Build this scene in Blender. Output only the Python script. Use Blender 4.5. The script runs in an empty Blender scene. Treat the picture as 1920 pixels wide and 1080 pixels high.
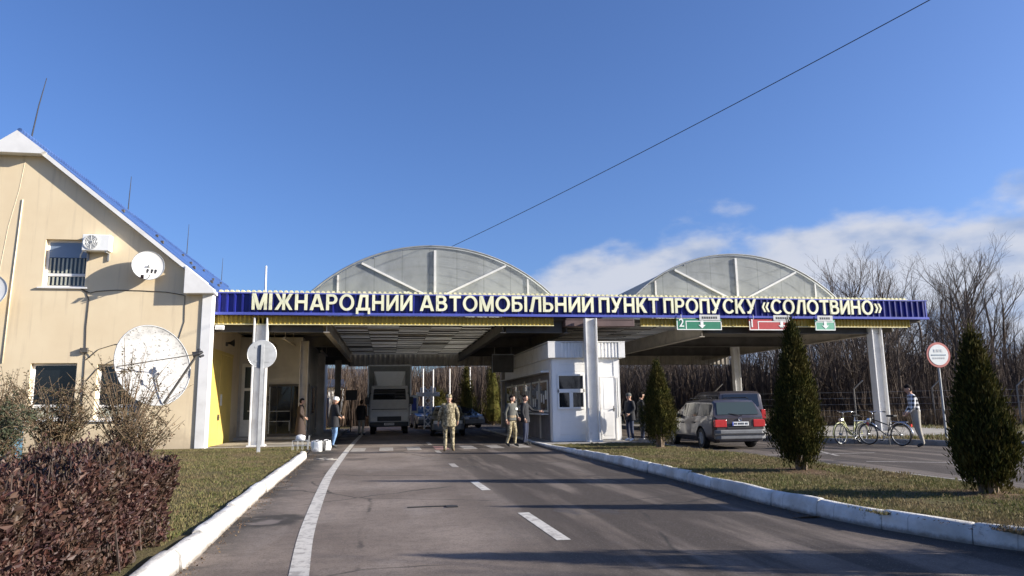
import bpy, bmesh, math, random
from mathutils import Vector, Matrix, Euler
random.seed(7)
R = math.radians
scene = bpy.context.scene
col = scene.collection

# ------------------------------------------------------------------ camera, sky, sun
EXPOSURE = 1.0
cam_d = bpy.data.cameras.new("camera")
cam = bpy.data.objects.new("camera", cam_d); col.objects.link(cam)
YAW, PITCH, ROLL, EYE = 0.1726, math.atan(220/1330), -0.0147, 1.4
fw = Vector((math.sin(YAW)*math.cos(PITCH), math.cos(YAW)*math.cos(PITCH), math.sin(PITCH)))
r0 = Vector((math.cos(YAW), -math.sin(YAW), 0)); u0 = r0.cross(fw)
rr = r0*math.cos(ROLL)+u0*math.sin(ROLL); uu = u0*math.cos(ROLL)-r0*math.sin(ROLL)
cam.matrix_world = Matrix(((rr.x, uu.x, -fw.x, 0), (rr.y, uu.y, -fw.y, 0), (rr.z, uu.z, -fw.z, EYE), (0, 0, 0, 1)))
cam_d.sensor_width = 36; cam_d.lens = 36*1330/1920
cam_d.clip_start = 0.05; cam_d.clip_end = 4000
scene.camera = cam
scene.view_settings.view_transform = 'Standard'; scene.view_settings.look = 'None'
scene.view_settings.gamma = 1; scene.view_settings.exposure = EXPOSURE
scene.cycles.use_denoising = True
scene.cycles.max_bounces = 8; scene.cycles.transparent_max_bounces = 16
scene.cycles.sample_clamp_indirect = 6

SUN_AZ, SUN_EL = R(18), R(20)          # azimuth in front of the canopy's facade line, elevation
sdir = Vector((math.cos(SUN_AZ)*math.cos(SUN_EL), -math.sin(SUN_AZ)*math.cos(SUN_EL), math.sin(SUN_EL)))
sun_d = bpy.data.lights.new("sun", 'SUN'); sun_d.energy = 5.0; sun_d.angle = R(0.5); sun_d.color = (1, 0.93, 0.82)
sun = bpy.data.objects.new("sun", sun_d); col.objects.link(sun)
sun.rotation_euler = sdir.to_track_quat('Z', 'Y').to_euler(); sun.location = (60, -20, 40)

world = bpy.data.worlds.new("World"); scene.world = world; world.use_nodes = True
wt = world.node_tree; wt.nodes.clear()
def wn(t, **kw):
    n = wt.nodes.new(t)
    for k, v in kw.items(): setattr(n, k, v)
    return n
def wl(a, b): wt.links.new(a, b)
sky = wn('ShaderNodeTexSky', sky_type='NISHITA'); sky.sun_disc = False
sky.sun_elevation = SUN_EL; sky.sun_rotation = math.atan2(sdir.x, sdir.y)
sky.altitude = 300; sky.air_density = 1.0; sky.dust_density = 2.4; sky.ozone_density = 3.0
bg = wn('ShaderNodeBackground'); bg.inputs['Strength'].default_value = 0.09
tint = wn('ShaderNodeMix', data_type='RGBA', blend_type='MULTIPLY'); tint.inputs[0].default_value = 1
tint.inputs[7].default_value = (0.65, 0.80, 1.13, 1); wl(sky.outputs[0], tint.inputs[6]); wl(tint.outputs[2], bg.inputs[0])
tc = wn('ShaderNodeTexCoord'); sp = wn('ShaderNodeSeparateXYZ'); wl(tc.outputs['Generated'], sp.inputs[0])
def wm(op, a, b=None, c=None):
    n = wn('ShaderNodeMath', operation=op)
    for i, x in enumerate((a, b, c)):
        if x is None: continue
        if isinstance(x, (int, float)): n.inputs[i].default_value = x
        else: wl(x, n.inputs[i])
    return n.outputs[0]
def wmap(v, a, b, c, d):
    n = wn('ShaderNodeMapRange', interpolation_type='SMOOTHSTEP'); wl(v, n.inputs[0])
    for i, x in enumerate((a, b, c, d)): n.inputs[i+1].default_value = x
    return n.outputs[0]
mp = wn('ShaderNodeMapping'); mp.inputs['Scale'].default_value = (1, 1, 2.1); wl(tc.outputs['Generated'], mp.inputs[0])
nz = wn('ShaderNodeTexNoise'); nz.inputs['Scale'].default_value = 6.5; nz.inputs['Detail'].default_value = 7; nz.inputs['Roughness'].default_value = 0.5
mp.inputs['Location'].default_value = (0.37, 0.22, 0.1)
wl(mp.outputs[0], nz.inputs[0])
az = wm('ARCTAN2', sp.outputs[0], sp.outputs[1])
azm = wmap(az, 0.06, 0.16, 0.0, 1.0)
topz = wm('ADD', wmap(az, 0.09, 0.27, 0.09, 0.222), wmap(az, 0.45, 0.85, 0.0, -0.004))
elv = wm('DIVIDE', wm('SUBTRACT', topz, sp.outputs[2]), 0.09)
dens = wm('ADD', wm('MULTIPLY', wm('SUBTRACT', nz.outputs[0], 0.5), 2.6), wm('MULTIPLY', elv, 1.0))
msk = wm('MULTIPLY', wmap(dens, -0.25, 0.25, 0.0, 0.93), azm)
nz2 = wn('ShaderNodeTexNoise'); nz2.inputs['Scale'].default_value = 11; nz2.inputs['Detail'].default_value = 5
wl(mp.outputs[0], nz2.inputs[0])
crp = wn('ShaderNodeMix', data_type='RGBA'); wl(wmap(nz2.outputs[0], 0.30, 0.58, 0, 1), crp.inputs[0])
crp.inputs[6].default_value = (0.17, 0.22, 0.33, 1); crp.inputs[7].default_value = (0.33, 0.345, 0.39, 1)
cbg = wn('ShaderNodeBackground'); wl(crp.outputs[2], cbg.inputs[0]); cbg.inputs[1].default_value = 1.0
mx = wn('ShaderNodeMixShader'); wl(msk, mx.inputs[0]); wl(bg.outputs[0], mx.inputs[1]); wl(cbg.outputs[0], mx.inputs[2])
wo = wn('ShaderNodeOutputWorld'); wl(mx.outputs[0], wo.inputs[0])

# ------------------------------------------------------------------ materials
class NT:
    def __init__(s, name):
        s.m = bpy.data.materials.new(name); s.m.use_nodes = True; s.t = s.m.node_tree
        s.b = s.t.nodes['Principled BSDF']; s.out = s.t.nodes['Material Output']
    def n(s, t, **kw):
        n = s.t.nodes.new(t)
        for k, v in kw.items(): setattr(n, k, v)
        return n
    def l(s, a, b): s.t.links.new(a, b)
    def noise(s, scale, detail=4, vec=None, rough=0.55):
        n = s.n('ShaderNodeTexNoise'); n.inputs['Scale'].default_value = scale; n.inputs['Detail'].default_value = detail; n.inputs['Roughness'].default_value = rough
        if vec is not None: s.l(vec, n.inputs[0])
        return n.outputs[0]
    def map(s, v, a, b, c=0.0, d=1.0, smooth=True):
        n = s.n('ShaderNodeMapRange', interpolation_type='SMOOTHSTEP' if smooth else 'LINEAR'); s.l(v, n.inputs[0])
        for i, x in enumerate((a, b, c, d)): n.inputs[i+1].default_value = x
        return n.outputs[0]
    def mix(s, f, a, b, blend='MIX'):
        n = s.n('ShaderNodeMix', data_type='RGBA', blend_type=blend)
        for i, x in ((0, f), (6, a), (7, b)):
            if isinstance(x, (int, float)): n.inputs[i].default_value = x
            elif isinstance(x, tuple): n.inputs[i].default_value = (*x[:3], 1)
            else: s.l(x, n.inputs[i])
        return n.outputs[2]
    def math(s, op, a, b=None):
        n = s.n('ShaderNodeMath', operation=op)
        for i, x in enumerate((a, b)):
            if x is None: continue
            if isinstance(x, (int, float)): n.inputs[i].default_value = x
            else: s.l(x, n.inputs[i])
        return n.outputs[0]
    def pos(s): return s.n('ShaderNodeNewGeometry').outputs['Position']
    def obj(s): return s.n('ShaderNodeTexCoord').outputs['Object']
    def scale(s, v, sc):
        n = s.n('ShaderNodeMapping'); n.inputs['Scale'].default_value = sc; s.l(v, n.inputs[0]); return n.outputs[0]
    def bump(s, h, strength, dist=0.02):
        n = s.n('ShaderNodeBump'); n.inputs['Strength'].default_value = strength; n.inputs['Distance'].default_value = dist
        s.l(h, n.inputs['Height']); s.l(n.outputs[0], s.b.inputs['Normal'])

def P(name, c, rough=0.6, metal=0.0, var=0.12, vs=6.0, bump=0.0, bs=60.0, spec=0.5, dirt=None, coat=0.0):
    """plain painted / cloth / stone surface with a little uneven tone"""
    t = NT(name); v = t.obj()
    nz = t.noise(vs, 5, v)
    dk = tuple(x*(1-var) for x in c); lt = tuple(min(1, x*(1+var)) for x in c)
    cc = t.mix(t.map(nz, 0.3, 0.7), dk, lt)
    if dirt:
        cc = t.mix(t.map(t.noise(vs*0.6, 6, v, 0.7), 0.52, 0.72, 0, dirt[1]), cc, dirt[0])
    t.l(cc, t.b.inputs['Base Color'])
    t.b.inputs['Roughness'].default_value = rough; t.b.inputs['Metallic'].default_value = metal
    t.b.inputs['Specular IOR Level'].default_value = spec; t.b.inputs['Coat Weight'].default_value = coat
    if bump: t.bump(t.noise(bs, 4, v), bump, 0.01)
    return t.m

def leafmat(name, cols, rough=0.55, trans=0.25, clump=None, spec=0.35):
    """leaves: every leaf (mesh island) takes its own tint"""
    t = NT(name); g = t.n('ShaderNodeNewGeometry')
    rp = t.n('ShaderNodeValToRGB'); t.l(g.outputs['Random Per Island'], rp.inputs[0])
    el = rp.color_ramp.elements
    while len(el) < len(cols): el.new(0.5)
    for i, c in enumerate(cols): el[i].position = i/(len(cols)-1); el[i].color = (*c, 1)
    cc = rp.outputs[0]
    if clump: cc = t.mix(t.map(t.noise(clump[0], 3, t.obj()), 0.42, 0.66, 0, clump[2]), cc, clump[1])
    t.l(cc, t.b.inputs['Base Color']); t.b.inputs['Roughness'].default_value = rough
    t.b.inputs['Specular IOR Level'].default_value = spec
    tr = t.n('ShaderNodeBsdfTranslucent'); t.l(cc, tr.inputs[0])
    ms = t.n('ShaderNodeMixShader'); ms.inputs[0].default_value = trans
    t.l(t.b.outputs[0], ms.inputs[1]); t.l(tr.outputs[0], ms.inputs[2]); t.l(ms.outputs[0], t.out.inputs[0])
    return t.m

def glassmat(name, tint, rough=0.04):
    t = NT(name); t.b.inputs['Base Color'].default_value = (*tint, 1); t.b.inputs['Roughness'].default_value = rough
    t.b.inputs['Specular IOR Level'].default_value = 0.8
    return t.m

def frostmat(name, c, transp, transl, rough=0.35, joints=0):
    t = NT(name); nz = t.noise(1.2, 5, t.obj())
    cc = t.mix(t.map(nz, 0.35, 0.65), tuple(x*0.85 for x in c), c)
    if joints:
        sx = t.n('ShaderNodeSeparateXYZ'); t.l(t.obj(), sx.inputs[0]); f = t.math('ABSOLUTE', t.math('SUBTRACT', t.math('FRACT', t.math('DIVIDE', sx.outputs[0], joints)), 0.5))
        cc = t.mix(t.map(f, 0.478, 0.492, 0, 0.45), cc, tuple(x*0.4 for x in c))
        cc = t.mix(t.map(t.noise(0.8, 6, t.scale(t.obj(), (1, 1, 0.5)), 0.7), 0.48, 0.68, 0, 0.4), cc, tuple(x*0.55 for x in c))
    t.l(cc, t.b.inputs['Base Color']); t.b.inputs['Roughness'].default_value = rough
    tl = t.n('ShaderNodeBsdfTranslucent'); t.l(cc, tl.inputs[0])
    a = t.n('ShaderNodeMixShader'); a.inputs[0].default_value = transl; t.l(t.b.outputs[0], a.inputs[1]); t.l(tl.outputs[0], a.inputs[2])
    tp = t.n('ShaderNodeBsdfTransparent'); b = t.n('ShaderNodeMixShader'); b.inputs[0].default_value = transp
    t.l(a.outputs[0], b.inputs[1]); t.l(tp.outputs[0], b.inputs[2]); t.l(b.outputs[0], t.out.inputs[0])
    return t.m

M = {}
def asphalt():
    t = NT('asphalt'); p = t.pos(); sp = t.n('ShaderNodeSeparateXYZ'); t.l(p, sp.inputs[0])
    big = t.noise(0.35, 6, p); lng = t.noise(1.0, 6, t.scale(p, (1.4, 0.13, 1)))
    cc = t.mix(t.map(big, 0.38, 0.62), (0.150, 0.118, 0.096), (0.245, 0.198, 0.163))
    cc = t.mix(t.map(t.noise(0.8, 7, t.scale(p, (1.0, 0.35, 1)), 0.62), 0.50, 0.64, 0, 0.30), cc, (0.285, 0.25, 0.225))
    # right-hand lane: dark wheel stains, with tree shade and sun patches painted in
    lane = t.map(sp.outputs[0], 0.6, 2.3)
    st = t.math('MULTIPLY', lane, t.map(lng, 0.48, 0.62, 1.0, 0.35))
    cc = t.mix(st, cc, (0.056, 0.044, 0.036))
    # damp dirt patches, left of the edge line and scattered
    damp = t.map(t.noise(0.55, 5, t.scale(p, (1.0, 0.6, 1)), 0.6), 0.60, 0.68, 0, 0.55)
    cc = t.mix(damp, cc, (0.055, 0.048, 0.042))
    gut = t.math('MULTIPLY', t.map(sp.outputs[0], -1.2, -2.0), t.map(t.noise(0.62, 6, p, 0.65), 0.40, 0.52, 0.0, 1.0))
    cc = t.mix(gut, cc, (0.038, 0.034, 0.031))
    cc = t.mix(t.map(t.noise(6, 7, p, 0.75), 0.46, 0.60, 0, 0.32), cc, (0.085, 0.07, 0.062))
    cc = t.mix(t.map(t.noise(34, 4, p, 0.8), 0.50, 0.66, 0, 0.65), cc, (0.052, 0.045, 0.04))
    cc = t.mix(t.map(t.noise(48, 4, t.scale(p, (1.0, 0.8, 1.3)), 0.8), 0.56, 0.70, 0, 0.6), cc, (0.36, 0.32, 0.29))
    # sunken dark patch beside the edge line
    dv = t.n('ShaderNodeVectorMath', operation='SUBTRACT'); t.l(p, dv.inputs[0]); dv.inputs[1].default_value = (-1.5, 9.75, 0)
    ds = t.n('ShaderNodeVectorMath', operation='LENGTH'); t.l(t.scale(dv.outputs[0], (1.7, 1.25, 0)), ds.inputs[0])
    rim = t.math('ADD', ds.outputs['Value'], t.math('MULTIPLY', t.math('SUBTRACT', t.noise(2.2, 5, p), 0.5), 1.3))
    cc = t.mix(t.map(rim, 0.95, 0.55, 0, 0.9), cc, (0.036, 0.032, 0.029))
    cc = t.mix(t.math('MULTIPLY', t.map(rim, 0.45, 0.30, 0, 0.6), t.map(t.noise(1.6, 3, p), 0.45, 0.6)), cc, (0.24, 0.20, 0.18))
    cr = t.n('ShaderNodeTexVoronoi', feature='DISTANCE_TO_EDGE'); cr.inputs['Scale'].default_value = 0.34
    wob = t.n('ShaderNodeMix', data_type='RGBA'); wob.inputs[0].default_value = 0.25; t.l(p, wob.inputs[6])
    nv = t.n('ShaderNodeTexNoise'); nv.inputs['Scale'].default_value = 1.3; nv.inputs['Detail'].default_value = 5; t.l(p, nv.inputs[0]); 
    t.l(nv.outputs[1], wob.inputs[7]); t.l(wob.outputs[2], cr.inputs[0])
    crk = t.math('MULTIPLY', t.map(cr.outputs['Distance'], 0.0, 0.010, 1, 0), t.map(t.noise(0.3, 3, p), 0.44, 0.54, 0, 0.85))
    cc = t.mix(crk, cc, (0.03, 0.027, 0.025))
    t.l(cc, t.b.inputs['Base Color']); t.b.inputs['Specular IOR Level'].default_value = 0.25
    t.l(t.map(damp, 0, 0.5, 0.9, 0.6), t.b.inputs['Roughness'])
    t.bump(t.noise(90, 3, p), 0.5, 0.01)
    return t.m
def paintmat(name, c, wear=0.5):
    t = NT(name); p = t.pos()
    w = t.map(t.noise(7, 7, p, 0.7), 0.47, 0.60, 0, wear)
    cc = t.mix(w, c, (0.17, 0.15, 0.135))
    t.l(cc, t.b.inputs['Base Color']); t.b.inputs['Roughness'].default_value = 0.85; t.bump(t.noise(90, 3, p), 0.4, 0.01)
    return t.m
def kerbmat():
    t = NT('whitewashed_concrete'); p = t.pos(); sp = t.n('ShaderNodeSeparateXYZ'); t.l(p, sp.inputs[0])
    cc = t.mix(t.map(t.noise(1.6, 6, p, 0.65), 0.35, 0.68), (0.50, 0.47, 0.42), (0.76, 0.74, 0.70))
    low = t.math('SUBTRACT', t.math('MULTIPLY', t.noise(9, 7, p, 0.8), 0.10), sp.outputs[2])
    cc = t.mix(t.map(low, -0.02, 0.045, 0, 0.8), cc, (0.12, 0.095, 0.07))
    cc = t.mix(t.map(t.noise(5.5, 7, p, 0.7), 0.60, 0.66, 0, 0.7), cc, (0.27, 0.24, 0.21))
    # joints between the stones
    j = t.math('FRACT', t.math('MULTIPLY', sp.outputs[1], 1.0))
    cc = t.mix(t.map(t.math('ABSOLUTE', t.math('SUBTRACT', j, 0.5)), 0.490, 0.498, 0, 0.4), cc, (0.18, 0.16, 0.14))
    t.l(cc, t.b.inputs['Base Color']); t.b.inputs['Roughness'].default_value = 0.9
    t.bump(t.noise(14, 6, p, 0.7), 0.6, 0.03)
    return t.m
def soilmat(name, a, b, c, sc=1.1):
    t = NT(name); p = t.pos()
    cc = t.mix(t.map(t.noise(sc, 6, p, 0.65), 0.36, 0.62), a, b)
    cc = t.mix(t.map(t.noise(sc*0.35, 4, p), 0.50, 0.66, 0, 0.8), cc, c)
    cc = t.mix(t.map(t.noise(38, 3, p), 0.4, 0.7, 0, 0.45), cc, tuple(x*0.35 for x in b))
    t.l(cc, t.b.inputs['Base Color']); t.b.inputs['Roughness'].default_value = 0.95; t.b.inputs['Specular IOR Level'].default_value = 0.1
    t.bump(t.noise(24, 5, p, 0.7), 0.9, 0.05)
    return t.m
def rendermat():
    t = NT('cream_render'); p = t.obj(); sp = t.n('ShaderNodeSeparateXYZ'); t.l(p, sp.inputs[0])
    cc = t.mix(t.map(t.noise(0.7, 6, p), 0.3, 0.7), (0.74, 0.60, 0.40), (0.80, 0.665, 0.455))
    str_ = t.noise(1.0, 6, t.scale(p, (5, 5, 0.35)), 0.6)
    cc = t.mix(t.map(str_, 0.52, 0.72, 0, 0.42), cc, (0.53, 0.42, 0.29))
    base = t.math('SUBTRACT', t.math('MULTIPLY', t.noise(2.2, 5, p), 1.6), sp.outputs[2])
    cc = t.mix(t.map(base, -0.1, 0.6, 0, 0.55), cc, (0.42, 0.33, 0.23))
    t.l(cc, t.b.inputs['Base Color']); t.b.inputs['Roughness'].default_value = 0.9; t.b.inputs['Specular IOR Level'].default_value = 0.2
    t.bump(t.noise(70, 4, p), 0.25, 0.01)
    return t.m
def roofmat():
    t = NT('blue_metal_tile'); p = t.obj(); sp = t.n('ShaderNodeSeparateXYZ'); t.l(p, sp.inputs[0])
    cc = t.mix(t.map(t.noise(0.6, 5, p), 0.3, 0.7), (0.04, 0.085, 0.24), (0.065, 0.125, 0.30))
    t.l(cc, t.b.inputs['Base Color']); t.b.inputs['Roughness'].default_value = 0.38
    w = t.math('SINE', t.math('MULTIPLY', sp.outputs[1], 30)); w2 = t.math('FRACT', t.math('MULTIPLY', sp.outputs[2], 2.3))
    t.bump(t.math('ADD', w, w2), 0.5, 0.03)
    return t.m
def camomat(name='camouflage_cloth', k=1.0):
    t = NT(name); p = t.obj()
    a = t.noise(13, 3, p); b = t.noise(17, 3, t.scale(p, (1.3, 0.8, 1.1)))
    cc = t.mix(t.map(a, 0.46, 0.52), (0.34*k, 0.29*k, 0.185*k), (0.15*k, 0.125*k, 0.07*k))
    cc = t.mix(t.map(b, 0.56, 0.60), cc, (0.075*k, 0.06*k, 0.04*k))
    t.l(cc, t.b.inputs['Base Color']); t.b.inputs['Roughness'].default_value = 0.9; t.bump(t.noise(26, 4, p), 0.6, 0.02)
    return t.m
def plaidmat():
    t = NT('checked_shirt_cloth'); p = t.obj(); sp = t.n('ShaderNodeSeparateXYZ'); t.l(p, sp.inputs[0])
    def stripe(o, k): return t.map(t.math('SINE', t.math('MULTIPLY', o, k)), -0.12, 0.12)
    xy = t.math('ADD', sp.outputs[0], t.math('MULTIPLY', sp.outputs[1], 1.0))
    f = t.math('MULTIPLY', t.math('ADD', stripe(xy, 48), stripe(sp.outputs[2], 52)), 0.5)
    cc = t.mix(t.map(f, 0.0, 1.0, smooth=False), (0.80, 0.80, 0.81), (0.004, 0.005, 0.012))
    t.l(cc, t.b.inputs['Base Color']); t.b.inputs['Roughness'].default_value = 0.9
    return t.m
def barkmat():
    t = NT('bare_bark'); p = t.obj(); oi = t.n('ShaderNodeObjectInfo')
    cc = t.mix(t.map(t.noise(1.5, 5, t.scale(p, (3, 3, 0.6))), 0.35, 0.65), (0.060, 0.044, 0.034), (0.125, 0.095, 0.074))
    cc = t.mix(t.math('MULTIPLY', oi.outputs['Random'], 0.5), cc, (0.16, 0.135, 0.115))
    t.l(cc, t.b.inputs['Base Color']); t.b.inputs['Roughness'].default_value = 0.95; t.b.inputs['Specular IOR Level'].default_value = 0.1
    return t.m
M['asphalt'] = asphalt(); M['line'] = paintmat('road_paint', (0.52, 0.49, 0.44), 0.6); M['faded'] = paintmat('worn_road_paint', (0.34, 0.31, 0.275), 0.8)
M['redline'] = paintmat('worn_red_road_paint', (0.33, 0.16, 0.14), 0.8)
M['kerb'] = kerbmat(); M['render'] = rendermat(); M['roof'] = roofmat()
M['concrete'] = P('concrete', (0.30, 0.275, 0.24), 0.9, var=0.2, vs=1.5, bump=0.3, bs=30, dirt=((0.12, 0.10, 0.08), 0.6))
M['darkkerb'] = P('bare_kerb_concrete', (0.22, 0.205, 0.185), 0.9, var=0.25, vs=3, bump=0.4, bs=30, dirt=((0.08, 0.07, 0.06), 0.6))
M['lawn'] = soilmat('lawn_soil', (0.115, 0.105, 0.045), (0.155, 0.125, 0.066), (0.17, 0.12, 0.075))
M['ground'] = soilmat('field_soil', (0.09, 0.085, 0.045), (0.13, 0.105, 0.06), (0.12, 0.09, 0.06), 0.2)
M['mulch'] = soilmat('bare_earth', (0.14, 0.088, 0.055), (0.20, 0.135, 0.085), (0.10, 0.066, 0.043), 3)
M['grassblade'] = leafmat('grass_blades', [(0.070, 0.092, 0.020), (0.115, 0.125, 0.032), (0.19, 0.155, 0.060), (0.24, 0.19, 0.10), (0.075, 0.105, 0.022)], 0.8, 0.2, (0.9, (0.20, 0.145, 0.08), 0.75))
M['drygrass'] = leafmat('dry_grass_blades', [(0.16, 0.115, 0.07), (0.10, 0.07, 0.045), (0.20, 0.15, 0.10), (0.075, 0.05, 0.035)], 0.8, 0.2)
M['white'] = P('white_paint', (0.78, 0.77, 0.75), 0.5, var=0.05, vs=2, dirt=((0.5, 0.47, 0.42), 0.3))
M['whiteboard'] = P('white_cladding', (0.80, 0.79, 0.76), 0.45, var=0.04, vs=1.2, dirt=((0.55, 0.52, 0.46), 0.3))
M['steelwhite'] = P('white_painted_steel', (0.70, 0.69, 0.66), 0.45, var=0.07, vs=2.5, dirt=((0.42, 0.36, 0.29), 0.55))
M['plastic'] = P('white_plastic', (0.82, 0.82, 0.80), 0.35, var=0.03)
M['blue'] = P('blue_painted_sheet', (0.012, 0.017, 0.19), 0.42, var=0.3, vs=1.6, dirt=((0.05,0.05,0.11),0.5))
M['bluelip'] = P('blue_painted_flashing', (0.085, 0.105, 0.42), 0.35, var=0.12, vs=2)
M['mustard'] = P('mustard_painted_sheet', (0.42, 0.29, 0.035), 0.45, var=0.2, vs=1.5, dirt=((0.16, 0.11, 0.03), 0.5))
M['cream'] = P('cream_painted_edge', (0.80, 0.74, 0.42), 0.5, var=0.12, vs=5)
M['letter'] = P('cream_letter_plastic', (0.84, 0.83, 0.58), 0.4, var=0.10, vs=1.1, dirt=((0.55,0.52,0.34),0.4))
M['yellow'] = P('yellow_painted_metal', (0.68, 0.50, 0.13), 0.45, var=0.06, vs=1.5, dirt=((0.45, 0.32, 0.06), 0.3))
M['darksteel'] = P('dark_steel', (0.085, 0.078, 0.070), 0.6, var=0.25, vs=2)
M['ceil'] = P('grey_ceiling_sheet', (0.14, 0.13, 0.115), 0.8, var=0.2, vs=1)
M['beam'] = P('grey_painted_beam', (0.42, 0.38, 0.32), 0.6, var=0.15, vs=2, dirt=((0.18, 0.14, 0.10), 0.5))
M['brown'] = P('brown_sheet_box', (0.11, 0.07, 0.066), 0.6, var=0.2, vs=2)
M['greywall'] = P('grey_white_wall_panel', (0.50, 0.47, 0.41), 0.8, var=0.12, vs=1.2, dirt=((0.25, 0.21, 0.17), 0.5))
M['offwhite'] = P('off_white_frame', (0.72, 0.70, 0.62), 0.5, var=0.06)
M['glass'] = glassmat('dark_window_glass', (0.012, 0.014, 0.018)); M['glass2'] = glassmat('grey_green_glass', (0.045, 0.06, 0.055))
M['palepane'] = P('pale_window_blind', (0.42, 0.43, 0.36), 0.6, var=0.15, vs=2)
M['black'] = P('black_rubber', (0.014, 0.014, 0.015), 0.75, var=0.2); M['blackplastic'] = P('black_plastic', (0.022, 0.022, 0.024), 0.5)
M['vault'] = frostmat('frosted_vault_sheet', (0.78, 0.79, 0.75), 0.22, 0.62); M['tymp'] = frostmat('frosted_grey_glazing', (0.47, 0.49, 0.48), 0.34, 0.30, 0.25, 1.05)
M['corr'] = frostmat('pale_corrugated_sheet', (0.82, 0.75, 0.64), 0.0, 0.78)
M['alu'] = P('bare_aluminium', (0.62, 0.62, 0.60), 0.35, 0.7, var=0.06); M['chrome'] = P('bright_metal', (0.70, 0.70, 0.70), 0.22, 0.9, var=0.04)
M['greymetal'] = P('galvanised_metal', (0.30, 0.31, 0.32), 0.5, 0.3, var=0.12, vs=5)
M['dish'] = P('dish_white', (0.73, 0.72, 0.69), 0.5, var=0.04, vs=2, dirt=((0.55, 0.50, 0.42), 0.25))
M['cable'] = P('dark_cable', (0.05, 0.04, 0.035), 0.7); M['palepipe'] = P('pale_pipe', (0.72, 0.62, 0.45), 0.6)
M['wire'] = P('overhead_wire', (0.03, 0.032, 0.04), 0.6)
M['green'] = P('green_sign_sheet', (0.03, 0.21, 0.12), 0.4, var=0.06); M['red'] = P('red_sign_sheet', (0.46, 0.06, 0.06), 0.4, var=0.06)
M['signwhite'] = P('sign_white', (0.82, 0.84, 0.80), 0.4, var=0.03); M['signgrey'] = P('sign_grey_print', (0.30, 0.36, 0.40), 0.5); M['signdark'] = P('sign_dark_print', (0.05, 0.055, 0.06), 0.5)
M['palegreen'] = P('faded_green_sheet', (0.16, 0.42, 0.29), 0.4, var=0.08); M['faintgrey'] = P('faint_sign_print', (0.58, 0.58, 0.56), 0.5); M['signred'] = P('faded_sign_red', (0.50, 0.16, 0.13), 0.5, var=0.1)
M['thuja'] = leafmat('thuja_sprays', [(0.010, 0.014, 0.005), (0.024, 0.030, 0.008), (0.052, 0.056, 0.012), (0.105, 0.090, 0.022), (0.016, 0.020, 0.006)], 0.85, 0.10, (2.6, (0.085, 0.062, 0.018), 0.5), 0.08)
M['hedgeleaf'] = leafmat('purple_hedge_leaves', [(0.030, 0.013, 0.014), (0.052, 0.022, 0.020), (0.10, 0.040, 0.030), (0.075, 0.045, 0.032), (0.040, 0.016, 0.020), (0.15, 0.085, 0.060)], 0.55, 0.12, (1.6, (0.07, 0.07, 0.03), 0.35))
M['roseleaf'] = leafmat('rose_leaves', [(0.075, 0.065, 0.032), (0.14, 0.085, 0.045), (0.055, 0.062, 0.028), (0.20, 0.125, 0.06), (0.11, 0.06, 0.038)], 0.55, 0.3, (1.5, (0.055, 0.07, 0.04), 0.5))
M['greenleaf'] = leafmat('dull_green_leaves', [(0.045, 0.058, 0.030), (0.075, 0.085, 0.045), (0.035, 0.045, 0.022), (0.10, 0.09, 0.05)], 0.55, 0.25)
M['cane'] = P('brown_canes', (0.115, 0.078, 0.045), 0.8, var=0.3, vs=8); M['trunk'] = P('thuja_trunk', (0.17, 0.125, 0.085), 0.9, var=0.3, vs=9, bump=0.6, bs=40)
M['bark'] = barkmat()
M['twig'] = leafmat('undergrowth_twigs', [(0.040, 0.028, 0.021), (0.070, 0.050, 0.037), (0.10, 0.072, 0.052), (0.052, 0.034, 0.027), (0.13, 0.095, 0.07)], 0.95, 0.0)
M['skin'] = P('skin', (0.50, 0.30, 0.21), 0.55, var=0.08, vs=12); M['hair'] = P('dark_hair', (0.016, 0.011, 0.009), 0.85, spec=0.15)
M['camo'] = camomat(); M['camolight'] = camomat('light_camouflage_cloth', 1.15); M['plaid'] = plaidmat()
M['grey_knit'] = P('grey_cloth', (0.085, 0.085, 0.075), 0.95, bump=0.5, bs=25); M['blackcloth'] = P('black_cloth', (0.016, 0.016, 0.019), 0.9, bump=0.5, bs=25)
M['browncloth'] = P('dark_brown_cloth', (0.045, 0.030, 0.024), 0.9, bump=0.5, bs=25); M['jeans'] = P('blue_jeans', (0.14, 0.24, 0.40), 0.9, var=0.25, vs=9, bump=0.4, bs=30)
M['darkjeans'] = P('dark_jeans', (0.025, 0.032, 0.06), 0.9, bump=0.4, bs=30); M['greytrousers'] = P('grey_trousers', (0.33, 0.30, 0.25), 0.9, var=0.12, bump=0.5, bs=18)
M['boots'] = P('tan_boots', (0.24, 0.18, 0.11), 0.8); M['shoes'] = P('black_shoes', (0.018, 0.017, 0.016), 0.6); M['whitecap'] = P('white_knit', (0.80, 0.79, 0.76), 0.9); M['whitesole'] = P('white_trainers', (0.72, 0.71, 0.70), 0.7)
M['cargrey'] = P('dark_grey_car_paint', (0.085, 0.08, 0.085), 0.3, 0.35, var=0.08, vs=2, coat=0.6, dirt=((0.16,0.14,0.12),0.35)); M['carsilver'] = P('silver_car_paint', (0.066, 0.056, 0.060), 0.32, 0.35, var=0.06, vs=2, coat=0.6, dirt=((0.20, 0.18, 0.155), 0.4)); M['cardark'] = P('dark_car_paint', (0.018, 0.019, 0.024), 0.25, 0.2, coat=0.7)
M['carblue'] = P('blue_car_paint', (0.012, 0.03, 0.09), 0.4, 0.1, coat=0.6); M['cargreen'] = P('dull_green_car_paint', (0.06, 0.075, 0.07), 0.3, 0.3, coat=0.6)
M['truckwhite'] = P('white_truck_paint', (0.50, 0.50, 0.50), 0.4, var=0.05, coat=0.3); M['truckbox'] = P('grey_white_box_panel', (0.30, 0.31, 0.30), 0.6, var=0.08)
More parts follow.
